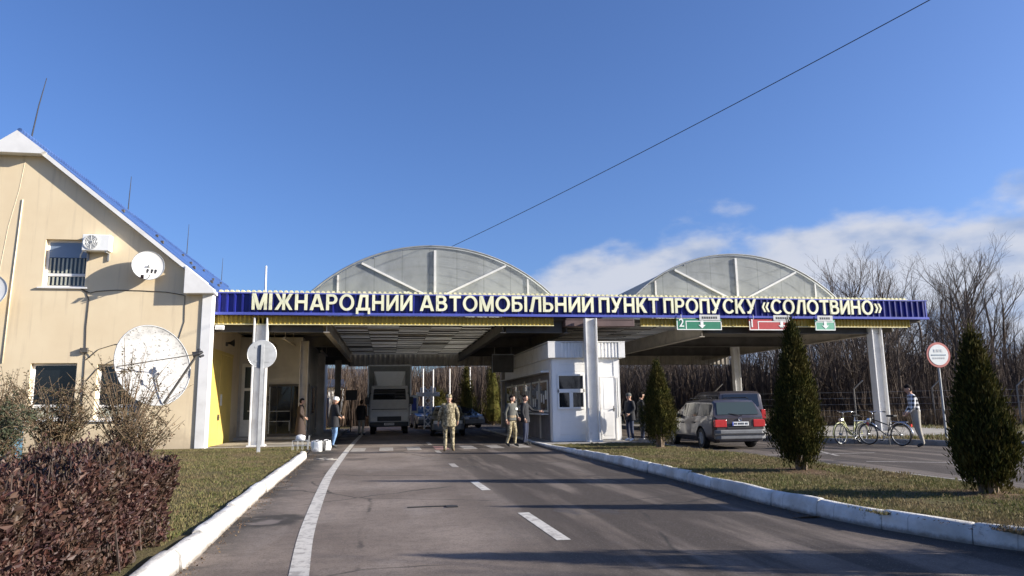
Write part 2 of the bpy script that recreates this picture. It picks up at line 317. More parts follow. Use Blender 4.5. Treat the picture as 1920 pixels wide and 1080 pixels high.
M['taillight'] = P('red_lens', (0.50, 0.035, 0.035), 0.2, coat=0.5); M['headlight'] = glassmat('clear_lens', (0.55, 0.56, 0.56), 0.08); M['bumper'] = P('grey_bumper_plastic', (0.15, 0.155, 0.16), 0.55)
M['plate'] = P('number_plate_white', (0.80, 0.80, 0.78), 0.4); M['plateblue'] = P('number_plate_blue', (0.03, 0.06, 0.35), 0.4)
M['bag'] = P('white_plastic_bag', (0.84, 0.84, 0.83), 0.45, var=0.05, bump=0.8, bs=14); M['bikegreen'] = P('pale_green_bike_paint', (0.36, 0.36, 0.17), 0.4)
M['brick'] = P('red_brown_brick', (0.20, 0.095, 0.065), 0.9, var=0.25, vs=3); M['bluebin'] = P('blue_barrel_plastic', (0.05, 0.13, 0.20), 0.45, var=0.15)
M['sidegrey'] = P('dark_grey_cladding', (0.17, 0.155, 0.15), 0.7, var=0.15, vs=1.5, dirt=((0.08,0.07,0.065),0.5)); M['slate'] = P('slate_blue_roof', (0.05,0.06,0.085), 0.7)  # side cladding in a darker grey than the booth front
def mottled_dish():
    t = NT('weathered_leafshade_dish_white'); v = t.obj()
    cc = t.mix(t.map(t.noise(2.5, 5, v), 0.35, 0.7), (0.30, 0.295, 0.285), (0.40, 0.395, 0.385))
    cc = t.mix(t.map(t.noise(9, 7, t.scale(v, (1, 1, 1.6)), 0.75), 0.55, 0.60, 0, 0.85), cc, (0.05, 0.048, 0.048))  # speckles stand for weathering, faint print and leaf shade painted on
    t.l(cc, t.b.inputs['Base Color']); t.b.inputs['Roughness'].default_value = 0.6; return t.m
M['mottled_dish'] = mottled_dish()
M['darkcane'] = P('dark_hedge_stems', (0.062, 0.042, 0.032), 0.85, var=0.3, vs=8); M['carglass'] = glassmat('dark_car_glass', (0.008, 0.009, 0.011), 0.08); M['carglass'].node_tree.nodes['Principled BSDF'].inputs['Specular IOR Level'].default_value = 0.2; M['litter'] = leafmat('fallen_leaves', [(0.10, 0.055, 0.03), (0.17, 0.10, 0.05), (0.07, 0.045, 0.03), (0.22, 0.15, 0.08)], 0.85, 0.1)
M['wood'] = P('dark_wood', (0.06, 0.035, 0.02), 0.6)

# ------------------------------------------------------------------ mesh building
class MB:
    def __init__(s): s.v = []; s.f = []; s.mi = []
    def add(s, vs, fs, m=0):
        o = len(s.v); s.v += [tuple(v) for v in vs]
        for f in fs: s.f.append(tuple(i+o for i in f)); s.mi.append(m)
        return s
    def box(s, x0, x1, y0, y1, z0, z1, m=0):
        return s.add([(x0,y0,z0),(x1,y0,z0),(x1,y1,z0),(x0,y1,z0),(x0,y0,z1),(x1,y0,z1),(x1,y1,z1),(x0,y1,z1)],
                     [(0,3,2,1),(4,5,6,7),(0,1,5,4),(1,2,6,5),(2,3,7,6),(3,0,4,7)], m)
    def obox(s, c, size, rot=(0,0,0), m=0):
        e = Euler(rot).to_matrix(); a, b, d = (x/2 for x in size); c = Vector(c)
        vs = [c+e@Vector((x*a, y*b, z*d)) for z in (-1,1) for x, y in ((-1,-1),(1,-1),(1,1),(-1,1))]
        return s.add(vs, [(0,3,2,1),(4,5,6,7),(0,1,5,4),(1,2,6,5),(2,3,7,6),(3,0,4,7)], m)
    def prism(s, pts, axis, a0, a1, m=0):
        n = len(pts)
        def mk(p, a): return {'x': (a, p[0], p[1]), 'y': (p[0], a, p[1]), 'z': (p[0], p[1], a)}[axis]
        vs = [mk(p, a0) for p in pts]+[mk(p, a1) for p in pts]
        return s.add(vs, [tuple(range(n)), tuple(range(2*n-1, n-1, -1))]+[(i, (i+1) % n, n+(i+1) % n, n+i) for i in range(n)], m)
    def sheet(s, pts, axis, a0, a1, m=0):                     # open profile swept along an axis
        n = len(pts)
        def mk(p, a): return {'x': (a, p[0], p[1]), 'y': (p[0], a, p[1]), 'z': (p[0], p[1], a)}[axis]
        return s.add([mk(p, a0) for p in pts]+[mk(p, a1) for p in pts], [(i, i+1, n+i+1, n+i) for i in range(n-1)], m)
    def tube(s, pts, rad, n=8, caps=True, m=0):
        pts = [Vector(p) for p in pts]; k = len(pts)
        if not hasattr(rad, '__len__'): rad = [rad]*k
        o = len(s.v); up = None
        for i, p in enumerate(pts):
            t = (pts[min(i+1, k-1)]-pts[max(i-1, 0)]); t = t.normalized() if t.length > 1e-9 else Vector((0,0,1))
            if up is None: up = Vector((0,0,1)) if abs(t.z) < 0.9 else Vector((1,0,0))
            a = t.cross(up)
            if a.length < 1e-6: a = t.cross(Vector((0,1,0)))
            a.normalize(); b = t.cross(a).normalized(); up = -b if False else up
            for j in range(n):
                q = 2*math.pi*j/n; s.v.append(tuple(p+(a*math.cos(q)+b*math.sin(q))*rad[i]))
        for i in range(k-1):
            for j in range(n):
                s.f.append((o+i*n+j, o+i*n+(j+1) % n, o+(i+1)*n+(j+1) % n, o+(i+1)*n+j)); s.mi.append(m)
        if caps:
            s.f.append(tuple(o+j for j in range(n-1, -1, -1))); s.mi.append(m)
            s.f.append(tuple(o+(k-1)*n+j for j in range(n))); s.mi.append(m)
        return s
    def bar(s, a, b, r, n=6, m=0): return s.tube([a, b], r, n, True, m)
    def torus(s, c, R1, r, axis='x', n=28, k=6, m=0):
        c = Vector(c); o = len(s.v)
        for i in range(n):
            a = 2*math.pi*i/n
            for j in range(k):
                b = 2*math.pi*j/k; q = R1+r*math.cos(b); h = r*math.sin(b)
                d = {'x': (h, q*math.cos(a), q*math.sin(a)), 'y': (q*math.cos(a), h, q*math.sin(a)), 'z': (q*math.cos(a), q*math.sin(a), h)}[axis]
                s.v.append(tuple(c+Vector(d)))
        for i in range(n):
            for j in range(k):
                s.f.append((o+i*k+j, o+((i+1) % n)*k+j, o+((i+1) % n)*k+(j+1) % k, o+i*k+(j+1) % k)); s.mi.append(m)
        return s
    def cyl(s, c, r, h, axis='z', n=20, m=0):
        d = Vector({'x': (h/2,0,0), 'y': (0,h/2,0), 'z': (0,0,h/2)}[axis]); c = Vector(c)
        return s.tube([c-d, c+d], r, n, True, m)
    def lathe(s, prof, c=(0,0,0), n=16, sx=1, sy=1, m=0):
        o = len(s.v)
        for r, z in prof:
            for j in range(n):
                q = 2*math.pi*j/n; s.v.append((c[0]+r*sx*math.cos(q), c[1]+r*sy*math.sin(q), c[2]+z))
        for i in range(len(prof)-1):
            for j in range(n): s.f.append((o+i*n+j, o+i*n+(j+1) % n, o+(i+1)*n+(j+1) % n, o+(i+1)*n+j)); s.mi.append(m)
        return s
    def sphere(s, c, r, nu=12, nv=8, m=0):
        rx, ry, rz = r if hasattr(r, '__len__') else (r, r, r)
        prof = [(math.sin(math.pi*i/nv), -math.cos(math.pi*i/nv)) for i in range(nv+1)]; o = len(s.v)
        for a, z in prof:
            a = max(a, 1e-3)
            for j in range(nu): q = 2*math.pi*j/nu; s.v.append((c[0]+rx*a*math.cos(q), c[1]+ry*a*math.sin(q), c[2]+rz*z))
        for i in range(nv):
            for j in range(nu): s.f.append((o+i*nu+j, o+i*nu+(j+1) % nu, o+(i+1)*nu+(j+1) % nu, o+(i+1)*nu+j)); s.mi.append(m)
        return s
    def xf(s, mat, start=0):
        for i in range(start, len(s.v)): s.v[i] = tuple(mat@Vector(s.v[i]))
        return s
    def build(s, name, mats, parent=None, smooth=False, bevel=0.0, fix=True, loc=None, sharp=None):
        me = bpy.data.meshes.new(name); me.from_pydata(s.v, [], s.f)
        if not isinstance(mats, (list, tuple)): mats = [mats]
        for m in mats: me.materials.append(M[m] if isinstance(m, str) else m)
        if len(mats) > 1: me.polygons.foreach_set('material_index', s.mi)
        if fix:
            bm = bmesh.new(); bm.from_mesh(me); bmesh.ops.recalc_face_normals(bm, faces=bm.faces[:]); bm.to_mesh(me); bm.free()
        if smooth:
            me.polygons.foreach_set('use_smooth', [True]*len(me.polygons))
            if sharp: me.set_sharp_from_angle(angle=R(sharp))
        me.update()
        o = bpy.data.objects.new(name, me); col.objects.link(o)
        if parent is not None: o.parent = parent
        if loc: o.location = loc
        if bevel:
            bv = o.modifiers.new('bevel', 'BEVEL'); bv.width = bevel; bv.segments = 2; bv.limit_method = 'ANGLE'
        return o

def tag(o, label, cat, group=None, kind=None):
    if label: o['label'] = label
    if cat: o['category'] = cat
    if group: o['group'] = group
    if kind: o['kind'] = kind
    return o
def thing(name, label, cat, loc=(0,0,0), rz=0.0, group=None):
    o = bpy.data.objects.new(name, None); col.objects.link(o); o.empty_display_size = 0.2
    o.location = loc; o.rotation_euler = (0, 0, rz)
    return tag(o, label, cat, group)
def struct(o): o['kind'] = 'structure'; return o
def dup(root, loc, rz=None, label=None, sc=None):
    def cp(o, par):
        c = o.copy(); col.objects.link(c)
        if par is not None: c.parent = par
        for ch in [x for x in kids.get(o.name, [])]: cp(ch, c)
        return c
    kids = {}
    for o in list(bpy.data.objects):
        if o.parent is not None: kids.setdefault(o.parent.name, []).append(o)
    c = cp(root, None); c.location = loc
    if rz is not None: c.rotation_euler = (0, 0, rz)
    if sc is not None: c.scale = sc if hasattr(sc, '__len__') else (sc, sc, sc)
    if label: c['label'] = label
    return c
def text_mb(body, height, depth=0.03, bold=0.0, width=None, center=False):
    """letters standing in the XZ plane, cap height `height`, front face towards -Y"""
    def raw(t):
        cu = bpy.data.curves.new('t', 'FONT'); cu.body = t; cu.size = 1; cu.extrude = 0.5; cu.offset = bold; cu.resolution_u = 4
        ob = bpy.data.objects.new('t', cu); col.objects.link(ob)
        dg = bpy.context.evaluated_depsgraph_get(); dg.update()
        me = bpy.data.meshes.new_from_object(ob.evaluated_get(dg))
        vs = [v.co.copy() for v in me.vertices]; fs = [tuple(p.vertices) for p in me.polygons]
        bpy.data.objects.remove(ob); bpy.data.curves.remove(cu); bpy.data.meshes.remove(me)
        return vs, fs
    hv, _ = raw('Н'); cap = max(v.y for v in hv); b0 = min(v.y for v in hv)
    vs, fs = raw(body); x0 = min(v.x for v in vs); x1 = max(v.x for v in vs)
    k = height/(cap-b0); kx = width/(x1-x0) if width else k
    off = -(x1-x0)*kx/2 if center else 0
    mb = MB(); mb.add([((v.x-x0)*kx+off, -v.z*depth, (v.y-b0)*k) for v in vs], fs)
    return mb

def block_letters(word, height, width, depth=0.05):
    """bold sign letters built from strokes; each stroke stands a hair proud of the last"""
    S = 0.178; out = []
    def rect(x0, x1, z0, z1): return [(x0,z0),(x1,z0),(x1,z1),(x0,z1)]
    def diag(x0, z0, x1, z1, w=0.198): return [(x0-w/2,z0),(x0+w/2,z0),(x1+w/2,z1),(x1-w/2,z1)]
    def arc(cx, cz, rx, rz, a0, a1, t=S, n=14):
        q = [R(a0+(a1-a0)*i/n) for i in range(n+1)]
        return [(cx+rx*math.cos(a), cz+rz*math.sin(a)) for a in q]+[(cx+(rx-t*1.02)*math.cos(a), cz+(rz-t*0.86)*math.sin(a)) for a in reversed(q)]
    def lobe(z0, z1, x=0.36, rx=0.32):
        h = (z1-z0)/2; t = S*0.86; return [rect(S*0.5, x, z1-t, z1), rect(S*0.5, x, z0, z0+t), arc(x, z0+h, rx, h, -90, 90)]
    def glyph(c):
        L_ = rect(0, S, 0, 1)
        def Rb(w): return rect(w-S, w, 0, 1)
        if c == 'М': return 0.92, [L_, Rb(0.92), diag(0.12,1,0.46,0.0,0.20), diag(0.80,1,0.46,0.0,0.20)]
        if c == 'І': return S, [L_]
        if c == 'Н': return 0.76, [L_, Rb(0.76), rect(S*.5,0.6,0.42,0.60)]
        if c == 'П': return 0.76, [L_, Rb(0.76), rect(S*.5,0.6,0.83,1)]
        if c in 'ИЙ':
            g = [L_, Rb(0.78), diag(0.11,0.06,0.67,0.94,0.2)]
            if c == 'Й': g.append(arc(0.39,1.25,0.20,0.17,190,350,0.13))
            return 0.78, g
        if c == 'А': return 0.90, [diag(0.10,0,0.42,1), diag(0.80,0,0.48,1), rect(0.22,0.68,0.20,0.36)]
        if c == 'Р': return 0.70, [L_]+lobe(0.37,1,0.38,0.32)
        if c == 'В': return 0.72, [L_]+lobe(0.47,1,0.36,0.30)+lobe(0,0.60,0.37,0.35)
        if c == 'Б': return 0.70, [L_, rect(S*.5,0.66,0.83,1)]+lobe(0,0.63,0.37,0.33)
        if c == 'Ь': return 0.68, [L_]+lobe(0,0.62,0.36,0.32)
        if c == 'О': return 0.94, [arc(0.47,0.5,0.47,0.52,90,270,S,22), arc(0.47,0.5,0.47,0.52,-90,90,S,22)]
        if c == 'С': return 0.84, [arc(0.47,0.5,0.47,0.52,38,322,S,32)]
        if c == 'Т': return 0.74, [rect(0,0.74,0.83,1), rect(0.37-S/2,0.37+S/2,0,0.9)]
        if c == 'К': return 0.76, [L_, diag(0.20,0.40,0.63,1,0.24), diag(0.64,0,0.30,0.56,0.24)]
        if c == 'У': return 0.80, [diag(0.22,0,0.69,1), diag(0.44,0.30,0.11,1), rect(0.06,0.28,0,0.16)]
        if c == 'Ж': return 1.14, [rect(0.57-S/2,0.57+S/2,0,1), diag(0.12,0,0.46,0.55), diag(0.14,1,0.46,0.45), diag(1.02,0,0.68,0.55), diag(1.00,1,0.68,0.45)]
        if c == 'Л': return 0.78, [Rb(0.78), rect(0.22,0.7,0.83,1), diag(0.12,0.0,0.31,0.95,0.2), rect(0,0.2,0,0.16)]
        if c == 'Д': return 0.90, [rect(0.60,0.60+S,0.1,1), rect(0.24,0.7,0.83,1), diag(0.18,0.1,0.33,0.95,0.2), rect(0,0.90,0.0,0.17), rect(0,0.15,-0.22,0.1), rect(0.75,0.90,-0.22,0.1)]
        if c == '«': return 0.62, [p for x in (0,0.30) for p in ([(x,0.45),(x+0.17,0.78),(x+0.31,0.78),(x+0.14,0.45)], [(x,0.45),(x+0.14,0.45),(x+0.31,0.12),(x+0.17,0.12)])]
        if c == '»': return 0.62, [p for x in (0,0.30) for p in ([(x+0.17,0.45),(x,0.78),(x+0.14,0.78),(x+0.31,0.45)], [(x+0.17,0.45),(x+0.31,0.45),(x+0.14,0.12),(x,0.12)])]
    x = 0; gl = []
    for c in word: w, g = glyph(c); gl.append((x, g)); x += w+0.125+(0.03 if c in 'ІН' else 0)
    tot = x-0.125; mb = MB(); kx = width/tot
    for gx, g in gl:
        for i, p in enumerate(g): mb.prism([((gx+a)*kx, b*height) for a, b in p], 'y', -0.0015*(i+1), depth)
    return mb

def shift(mb, d): return mb.xf(Matrix.Translation(d))

# ------------------------------------------------------------------ the ground, roads, lawns
o = struct(MB().add([(-900,-500,-0.06),(1100,-500,-0.06),(1100,1500,-0.06),(-900,1500,-0.06)], [(0,1,2,3)]).build('ground', 'ground'))
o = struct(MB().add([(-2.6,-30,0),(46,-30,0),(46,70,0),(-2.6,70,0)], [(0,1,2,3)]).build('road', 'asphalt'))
# edge line, lane dashes, worn crossing
def ribbon(pts, w, z=0.004):
    mb = MB(); n = len(pts); vs = []
    for i, (x, y) in enumerate(pts):
        a = Vector(pts[max(i-1,0)]); b = Vector(pts[min(i+1,n-1)]); t = (b-a).normalized(); nn = Vector((-t.y, t.x))*w/2
        vs += [(x+nn.x, y+nn.y, z), (x-nn.x, y-nn.y, z)]
    return mb.add(vs, [(2*i, 2*i+1, 2*i+3, 2*i+2) for i in range(n-1)])
edge = [(-0.25,1),(-0.55,4.5),(-0.73,6.55),(-0.93,9.25),(-1.16,14.3),(-1.25,18),(-1.34,26.2),(-1.36,33),(-1.36,44)]
def smooth2(p, k=6):
    out = []
    for i in range(len(p)-1):
        p0, p1, p2, p3 = (Vector(p[max(0,min(len(p)-1,j))]) for j in (i-1,i,i+1,i+2))
        for t in range(k):
            t /= k; out.append(tuple(0.5*((2*p1)+(-p0+p2)*t+(2*p0-5*p1+4*p2-p3)*t*t+(-p0+3*p1-3*p2+p3)*t**3)))
    return out+[tuple(p[-1])]
struct(ribbon(smooth2(edge), 0.17).build('edge_line', 'line'))
for i, (a, b) in enumerate((((1.83,7.55),(1.77,9.55)), ((1.64,12.2),(1.6,13.6)), ((1.56,16.9),(1.55,18.0)), ((1.55,22.2),(1.55,23.4)), ((1.9,3.0),(1.86,5.0)), ((1.55,27),(1.55,29)))):
    struct(ribbon([a, b], 0.15).build('lane_dash', 'line' if i < 2 else 'faded'))
for i in range(7):
    x = -1.2+i*0.92
    struct(MB().add([(x,23.9,0.004),(x+0.46,23.9,0.004),(x+0.46,25.9,0.004),(x,25.9,0.004)], [(0,1,2,3)]).build('crossing_stripe', 'redline' if i == 3 else 'faded'))
for (a, b, w) in (((9.9,10.6),(9.7,16),0.1), ((10.9,15.2),(12.6,14.2),0.12), ((9.6,17.8),(12.9,17.6),0.12), ((11.4,17.0),(12.2,19.4),0.12)):
    struct(ribbon([a, b], w).build('lane_dash', 'faded'))
# sunken drain slot and lifted patch in the road
o = MB().box(0.28,0.92,10.42,10.47,-0.03,0.012).box(0.82,0.98,10.30,10.44,-0.03,0.014).build('drain_slot', 'black')
tag(o, 'narrow dark L-shaped drain slot in the asphalt by the lane dashes', 'drain')

def iz(y): return 0.165 if y < 16 else max(0.03, 0.165-(y-16)*0.0142)
def kerb(path, w, h, side, name, mat, hz=None):
    """rounded kerb stones along a path (road-side bottom edge); side=+1 body lies left of the path"""
    prof = [(-0.012,-0.05),(0.0,h*0.45),(0.010,h*0.80),(0.035,h*0.95),(w*0.45,h),(w*0.85,h*0.985),(w,h*0.93),(w,-0.05)]
    p = smooth2(path, 10); k = len(prof); L_ = [0.0]
    for a, b in zip(p, p[1:]): L_.append(L_[-1]+math.hypot(b[0]-a[0], b[1]-a[1]))
    def along_(d):
        d = max(0, min(L_[-1]-1e-6, d)); q = max(i for i in range(len(L_)) if L_[i] <= d); q = min(q, len(p)-2); f = (d-L_[q])/(L_[q+1]-L_[q])
        a, b = Vector(p[q]), Vector(p[q+1]); t = (b-a).normalized(); return a.lerp(b, f), Vector((-t.y, t.x))*side
    rs = random.Random(len(path)); vs = []; fs = []; d = 0.0; step = 1.0
    while d < L_[-1]-0.3:
        o = len(vs); du, dh, tl = rs.gauss(0,.007), rs.gauss(0,.007), rs.gauss(0,.006); secs = (0.004, 0.03, 0.35, 0.7, 0.97, 0.996)
        for m_, e in enumerate(secs):
            c, nn = along_(d+e*step); sh = 0.012 if m_ in (0, 5) else 0.0
            hh = (hz(c.y) if hz else 1)
            for m2, (q, z) in enumerate(prof):
                r_ = rs.gauss(0,.0025); qq = q+du+r_+(sh if m2 < 4 else -sh if m2 > 4 else 0)
                vs.append((c.x+nn.x*qq, c.y+nn.y*qq, z*hh+(0 if z < 0 else dh+tl*(e-.5)*2-(sh*0.8 if z > h*0.7 else 0)+r_)))
        for a in range(5): fs += [(o+a*k+b, o+a*k+b+1, o+(a+1)*k+b+1, o+(a+1)*k+b) for b in range(k-1)]
        fs += [tuple(o+b for b in range(k)), tuple(o+5*k+b for b in range(k))]; d += step
    return struct(MB().add(vs, fs).build(name, mat, smooth=True, sharp=50)), p
kl, klp = kerb([(-1.5,-2),(-1.62,2),(-1.74,5.5),(-1.83,8.27),(-1.99,11.8),(-2.1,16),(-2.24,20.9),(-2.3,21.6)], 0.15, 0.185, 1, 'kerb', 'kerb')
kr, krp = kerb([(16,1.6),(10.5,2.6),(7.4,4.0),(5.95,5.7),(5.42,7.05),(5.18,8.7),(5.2,10.8),(5.26,13.3),(5.24,18),(5.22,23.3),(5.28,26),(5.4,31),(5.4,42)], 0.15, 0.20, -1, 'kerb', 'kerb', lambda y: (iz(y)+0.035)/0.2)
kf, kfp = kerb([(13.35,60),(13.35,30),(13.6,23.8),(14.4,22.3),(15.6,21.0),(16.5,19.7),(17.3,18.4),(18.8,17.0),(21.5,15.6),(27,14.2),(46,12.6)], 0.16, 0.17, 1, 'kerb', 'darkkerb')
ki, kip = kerb([(9.0,42),(9.0,25),(8.5,21.5),(8.2,18),(8.4,14.5),(8.5,11.6),(8.4,8.5),(9.2,5),(16,2.4)], 0.10, 0.145, 1, 'kerb', 'darkkerb')
def slab(name, pts, z0, z1, mat): return struct(MB().prism(pts, 'z', z0, z1).build(name, mat))
inner = [(x-0.11, y) for x, y in klp]
slab('lawn', [(-60,-6)]+[(x,y) for x,y in inner]+[(-2.5,21.7),(-2.6,25.6),(-60,25.6)], -0.1, 0.135, 'lawn')
def xat(path, y):
    for (x0,y0),(x1,y1) in zip(path, path[1:]):
        if min(y0,y1) <= y <= max(y0,y1) and y0 != y1: return x0+(x1-x0)*(y-y0)/(y1-y0)
    return path[-1][0]
ivs = []; ys_ = [3.9+i*0.35 for i in range(59)]
for y in ys_: ivs += [(xat(krp,y)+0.10, y, iz(y)), ((xat(krp,y)+xat(kip,y))/2, y, iz(y)+0.012), (xat(kip,y)-0.03, y, iz(y))]
struct(MB().add(ivs, [(3*i+j,3*i+j+1,3*i+j+4,3*i+j+3) for i in range(len(ys_)-1) for j in range(2)]).build('traffic_island', 'lawn', fix=False))
slab('booth_slab', [(5.42,24.2),(8.9,24.2),(8.9,42),(5.5,42)], -0.1, 0.034, 'concrete')
slab('verge', [(x+0.1,y+0.08) for x,y in kfp]+[(60,12.6),(60,70),(13.5,70)], -0.1, 0.14, 'lawn')
slab('platform', [(-6.2,24.9),(-2.4,24.9),(-2.4,46),(-6.2,46)], -0.1, 0.12, 'concrete')
slab('pavement', [(13.6,25.2),(16.5,22.6),(26,21.9),(26,30),(13.6,44)], -0.08, 0.16, 'concrete')

# grass blades
def blades(name, label, spots, hmin, hmax, mat, wid=0.012, lean=0.5):
    vs = []; fs = []
    spots = list(spots)
    for x, y, z in random.sample(spots, len(spots)//160):
        for _ in range(14): spots.append((x+random.gauss(0,.03), y+random.gauss(0,.03), z+0.03))
    for x, y, z in spots:
        h = random.uniform(hmin, hmax); a = random.uniform(0, 2*math.pi); l = random.uniform(0, lean)*h; b = random.uniform(0, 6.28)
        dx, dy = math.cos(a)*wid, math.sin(a)*wid; o = len(vs)
        vs += [(x-dx,y-dy,z-0.01),(x+dx,y+dy,z-0.01),(x+math.cos(b)*l,y+math.sin(b)*l,z+h)]; fs.append((o,o+1,o+2))
    return tag(MB().add(vs, fs).build(name, mat, fix=False), label, 'grass', kind='stuff')
from mathutils import noise as mnz
def patchy(x, y, k): return 3.4*mnz.noise(Vector((x*0.55,y*0.55,k*7.0)))+2.6*mnz.noise(Vector((x*1.9,y*1.9,k*3.0)))+0.5
sp_ = []
while len(sp_) < 110000:
    y = 7.5+17.5*random.random()**1.6; x = random.uniform(-9.5, -2.05)
    if x > -1.93-0.02*y: continue
    if patchy(x, y, 1) > random.uniform(-2.6, 1.0): sp_.append((x, y, 0.135))
blades('grass', 'short green and straw coloured grass between the white kerb and the cream building', sp_, 0.012, 0.045, 'grassblade', 0.007, 1.1)
sp_ = []
while len(sp_) < 130000:
    y = 5.5+18.5*random.random()**1.5; x = random.uniform(5.3, 8.5)
    if y < 7.2 and x < 5.7: continue
    if patchy(x, y, 2) > random.uniform(-2.6, 1.2): sp_.append((x, y, iz(y)+0.008))
blades('grass', 'patchy short grass on the traffic island behind the long white kerb', sp_, 0.012, 0.04, 'grassblade', 0.007, 1.1)
sp_ = []
while len(sp_) < 26000:
    x = random.uniform(13.6, 34); y = random.uniform(15, 34)
    if y < 41.6-x*1.30 and x < 18.2 or y < 17.6-(x-18)*0.3 or (y > 22.5 and x < 23): continue
    sp_.append((x, y, 0.14))
blades('grass', 'short pale green grass strip at the foot of the round road sign', sp_, 0.05, 0.14, 'grassblade', 0.02)

def litter(label, n, area, smin=0.02, smax=0.05):
    vs = []; fs = []
    for i in range(n):
        x, y, z = area(); a = random.uniform(0,6.28); l = random.uniform(smin,smax); w = l*random.uniform(.35,.6); o = len(vs); c, s = math.cos(a), math.sin(a)
        for u, v, h in ((0,0,0.004),(l*.45,w*.5,random.uniform(.004,.02)),(l,0,random.uniform(.004,.025)),(l*.45,-w*.5,random.uniform(.004,.02))): vs.append((x+u*c-v*s, y+u*s+v*c, z+h))
        fs.append((o,o+1,o+2,o+3))
    return tag(MB().add(vs, fs).build('leaf_litter', 'litter', fix=False), label, 'leaf litter', kind='stuff')
def a1():
    y = 6.5+17*random.random()**1.5; return random.uniform(-7,-2.3), y, 0.15
litter('brown fallen leaves scattered over the lawn by the purple hedge', 2600, a1)
def a2():
    y = 6+17*random.random()**1.5; return random.uniform(5.4,8.4), y, iz(y)+0.012
litter('brown fallen leaves scattered over the conifer island', 2600, a2)
def a3():
    y = 3+20*random.random()**1.6
    return ((-1.72-0.024*y+abs(random.gauss(0,0.14)), y, 0.0) if random.random() < 0.6 else (5.16-abs(random.gauss(0,0.12)), max(y,8.2), 0.0))
litter('leaf crumbs and grit gathered in the gutters along both kerbs', 2600, a3, 0.012, 0.035)

# ------------------------------------------------------------------ left gabled building
FY = 25.8                                                # facade plane
B = thing('customs_building', 'cream rendered gabled building with blue metal roof on the left', 'building', (-9, FY, 0.1))
def L(mb, name, mats, **k): mb.xf(Matrix.Translation((9, -FY, -0.1))); return mb.build(name, mats, B, **k)
RX, RZ, EX, EZ = -12.58, 10.92, -6.0, 5.60               # ridge and eave
sl = (RZ-EZ)/(EX-RX)
# facade with window openings: grid of panels
wins = [(-11.52,-10.2,5.55,7.2), (-11.62,-10.22,1.15,3.0), (-9.6,-8.28,1.12,2.96)]
WL, WR = -19.0, -6.38
def facade():
    mb = MB(); xs = sorted({WL, WR, RX, *[w[0] for w in wins], *[w[1] for w in wins]}); zs = sorted({0.0, 5.3, *[w[2] for w in wins], *[w[3] for w in wins]})
    def top(x): return RZ-0.22-abs(x-RX)*sl
    for i in range(len(xs)-1):
        a, b = xs[i], xs[i+1]; mid = (a+b)/2; cut = [(w[2], w[3]) for w in wins if w[0] <= mid <= w[1]]
        z = 0.0
        for c0, c1 in sorted(cut): mb.add([(a,FY,z),(b,FY,z),(b,FY,c0),(a,FY,c0)], [(0,1,2,3)]); z = c1
        mb.add([(a,FY,z),(b,FY,z),(b,FY,top(b)),(a,FY,top(a))], [(0,1,2,3)])
    for x0, x1, z0, z1 in wins:                          # reveals, 0.22 deep
        d = FY+0.22
        mb.add([(x0,FY,z0),(x0,d,z0),(x0,d,z1),(x0,FY,z1)], [(0,1,2,3)]); mb.add([(x1,FY,z0),(x1,d,z0),(x1,d,z1),(x1,FY,z1)], [(0,1,2,3)])
        mb.add([(x0,FY,z1),(x1,FY,z1),(x1,d,z1),(x0,d,z1)], [(0,1,2,3)]); mb.add([(x0,FY,z0),(x1,FY,z0),(x1,d,z0),(x0,d,z0)], [(0,1,2,3)])
    mb.add([(WL,FY,0),(WL,58,0),(WL,58,6),(WL,FY,6)], [(0,1,2,3)]); mb.add([(WR,FY+0.01,0),(WR,58,0),(WR,58,5.4),(WR,FY+0.01,5.4)], [(0,1,2,3)])
    mb.add([(WL,58,0),(WR,58,0),(WR,58,5.4),(RX,58,RZ-0.3),(WL,58,5.4)], [(0,1,2,3,4)])
    return mb
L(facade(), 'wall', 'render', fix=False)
for k, (x0, x1, z0, z1) in enumerate(wins):
    y = FY+0.16; mb = MB(); t = 0.075; zm = z0+(z1-z0)*(0.27 if k == 0 else 0.24)
    for a, b, c, d in ((x0,x1,z0,z0+t),(x0,x1,z1-t,z1),(x0,x0+t,z0+t,z1-t),(x1-t,x1,z0+t,z1-t),(x0+t,x1-t,zm-0.05,zm+0.05)): mb.box(a,b,y,y+0.06,c,d)
    f = L(mb, 'window', 'white', bevel=0.008)
    if k == 0: f['label'] = 'upper window with vertical blinds below a pale film'
    p = MB().box(x0+t,x1-t,y+0.03,y+0.04,z0+t,z1-t); p.xf(Matrix.Translation((9,-FY,-0.1))); p.build('pane', 'glass', f)
    s = MB().box(x0-0.12,x1+0.1,FY-0.07,FY+0.2,z0-0.05,z0-0.003); s.xf(Matrix.Translation((9,-FY,-0.1))); s.build('sill', 'white', f)
    if k == 0:
        b = MB()
        for i in range(9):
            x = x0+t+0.02+i*(x1-x0-2*t-0.05)/8.6
            b.box(x, x+0.055, y+0.022, y+0.028, zm+0.06, z1-0.62); b.box(x, x+0.055, y+0.022, y+0.028, z0+t+0.02, zm-0.06)
        b.xf(Matrix.Translation((9,-FY,-0.1))); b.build('blind', 'palepane', f)
        b = MB().box(x0+t, x1-t, y+0.016, y+0.02, z1-0.6, z1-t); b.xf(Matrix.Translation((9,-FY,-0.1))); b.build('window_film', glassmat('pale_window_film', (0.20,0.26,0.36), 0.12), f)
    else:
        b = MB().box(x0+t, x1-t, y+0.022, y+0.026, z0+t+0.02, z0+t+0.30); b.xf(Matrix.Translation((9,-FY,-0.1))); b.build('blind', 'palepane', f)
# white corner pilaster
L(MB().box(-6.40,-6.07,FY-0.045,FY+0.42,-0.05,5.36), 'corner_pilaster', 'white', bevel=0.01)
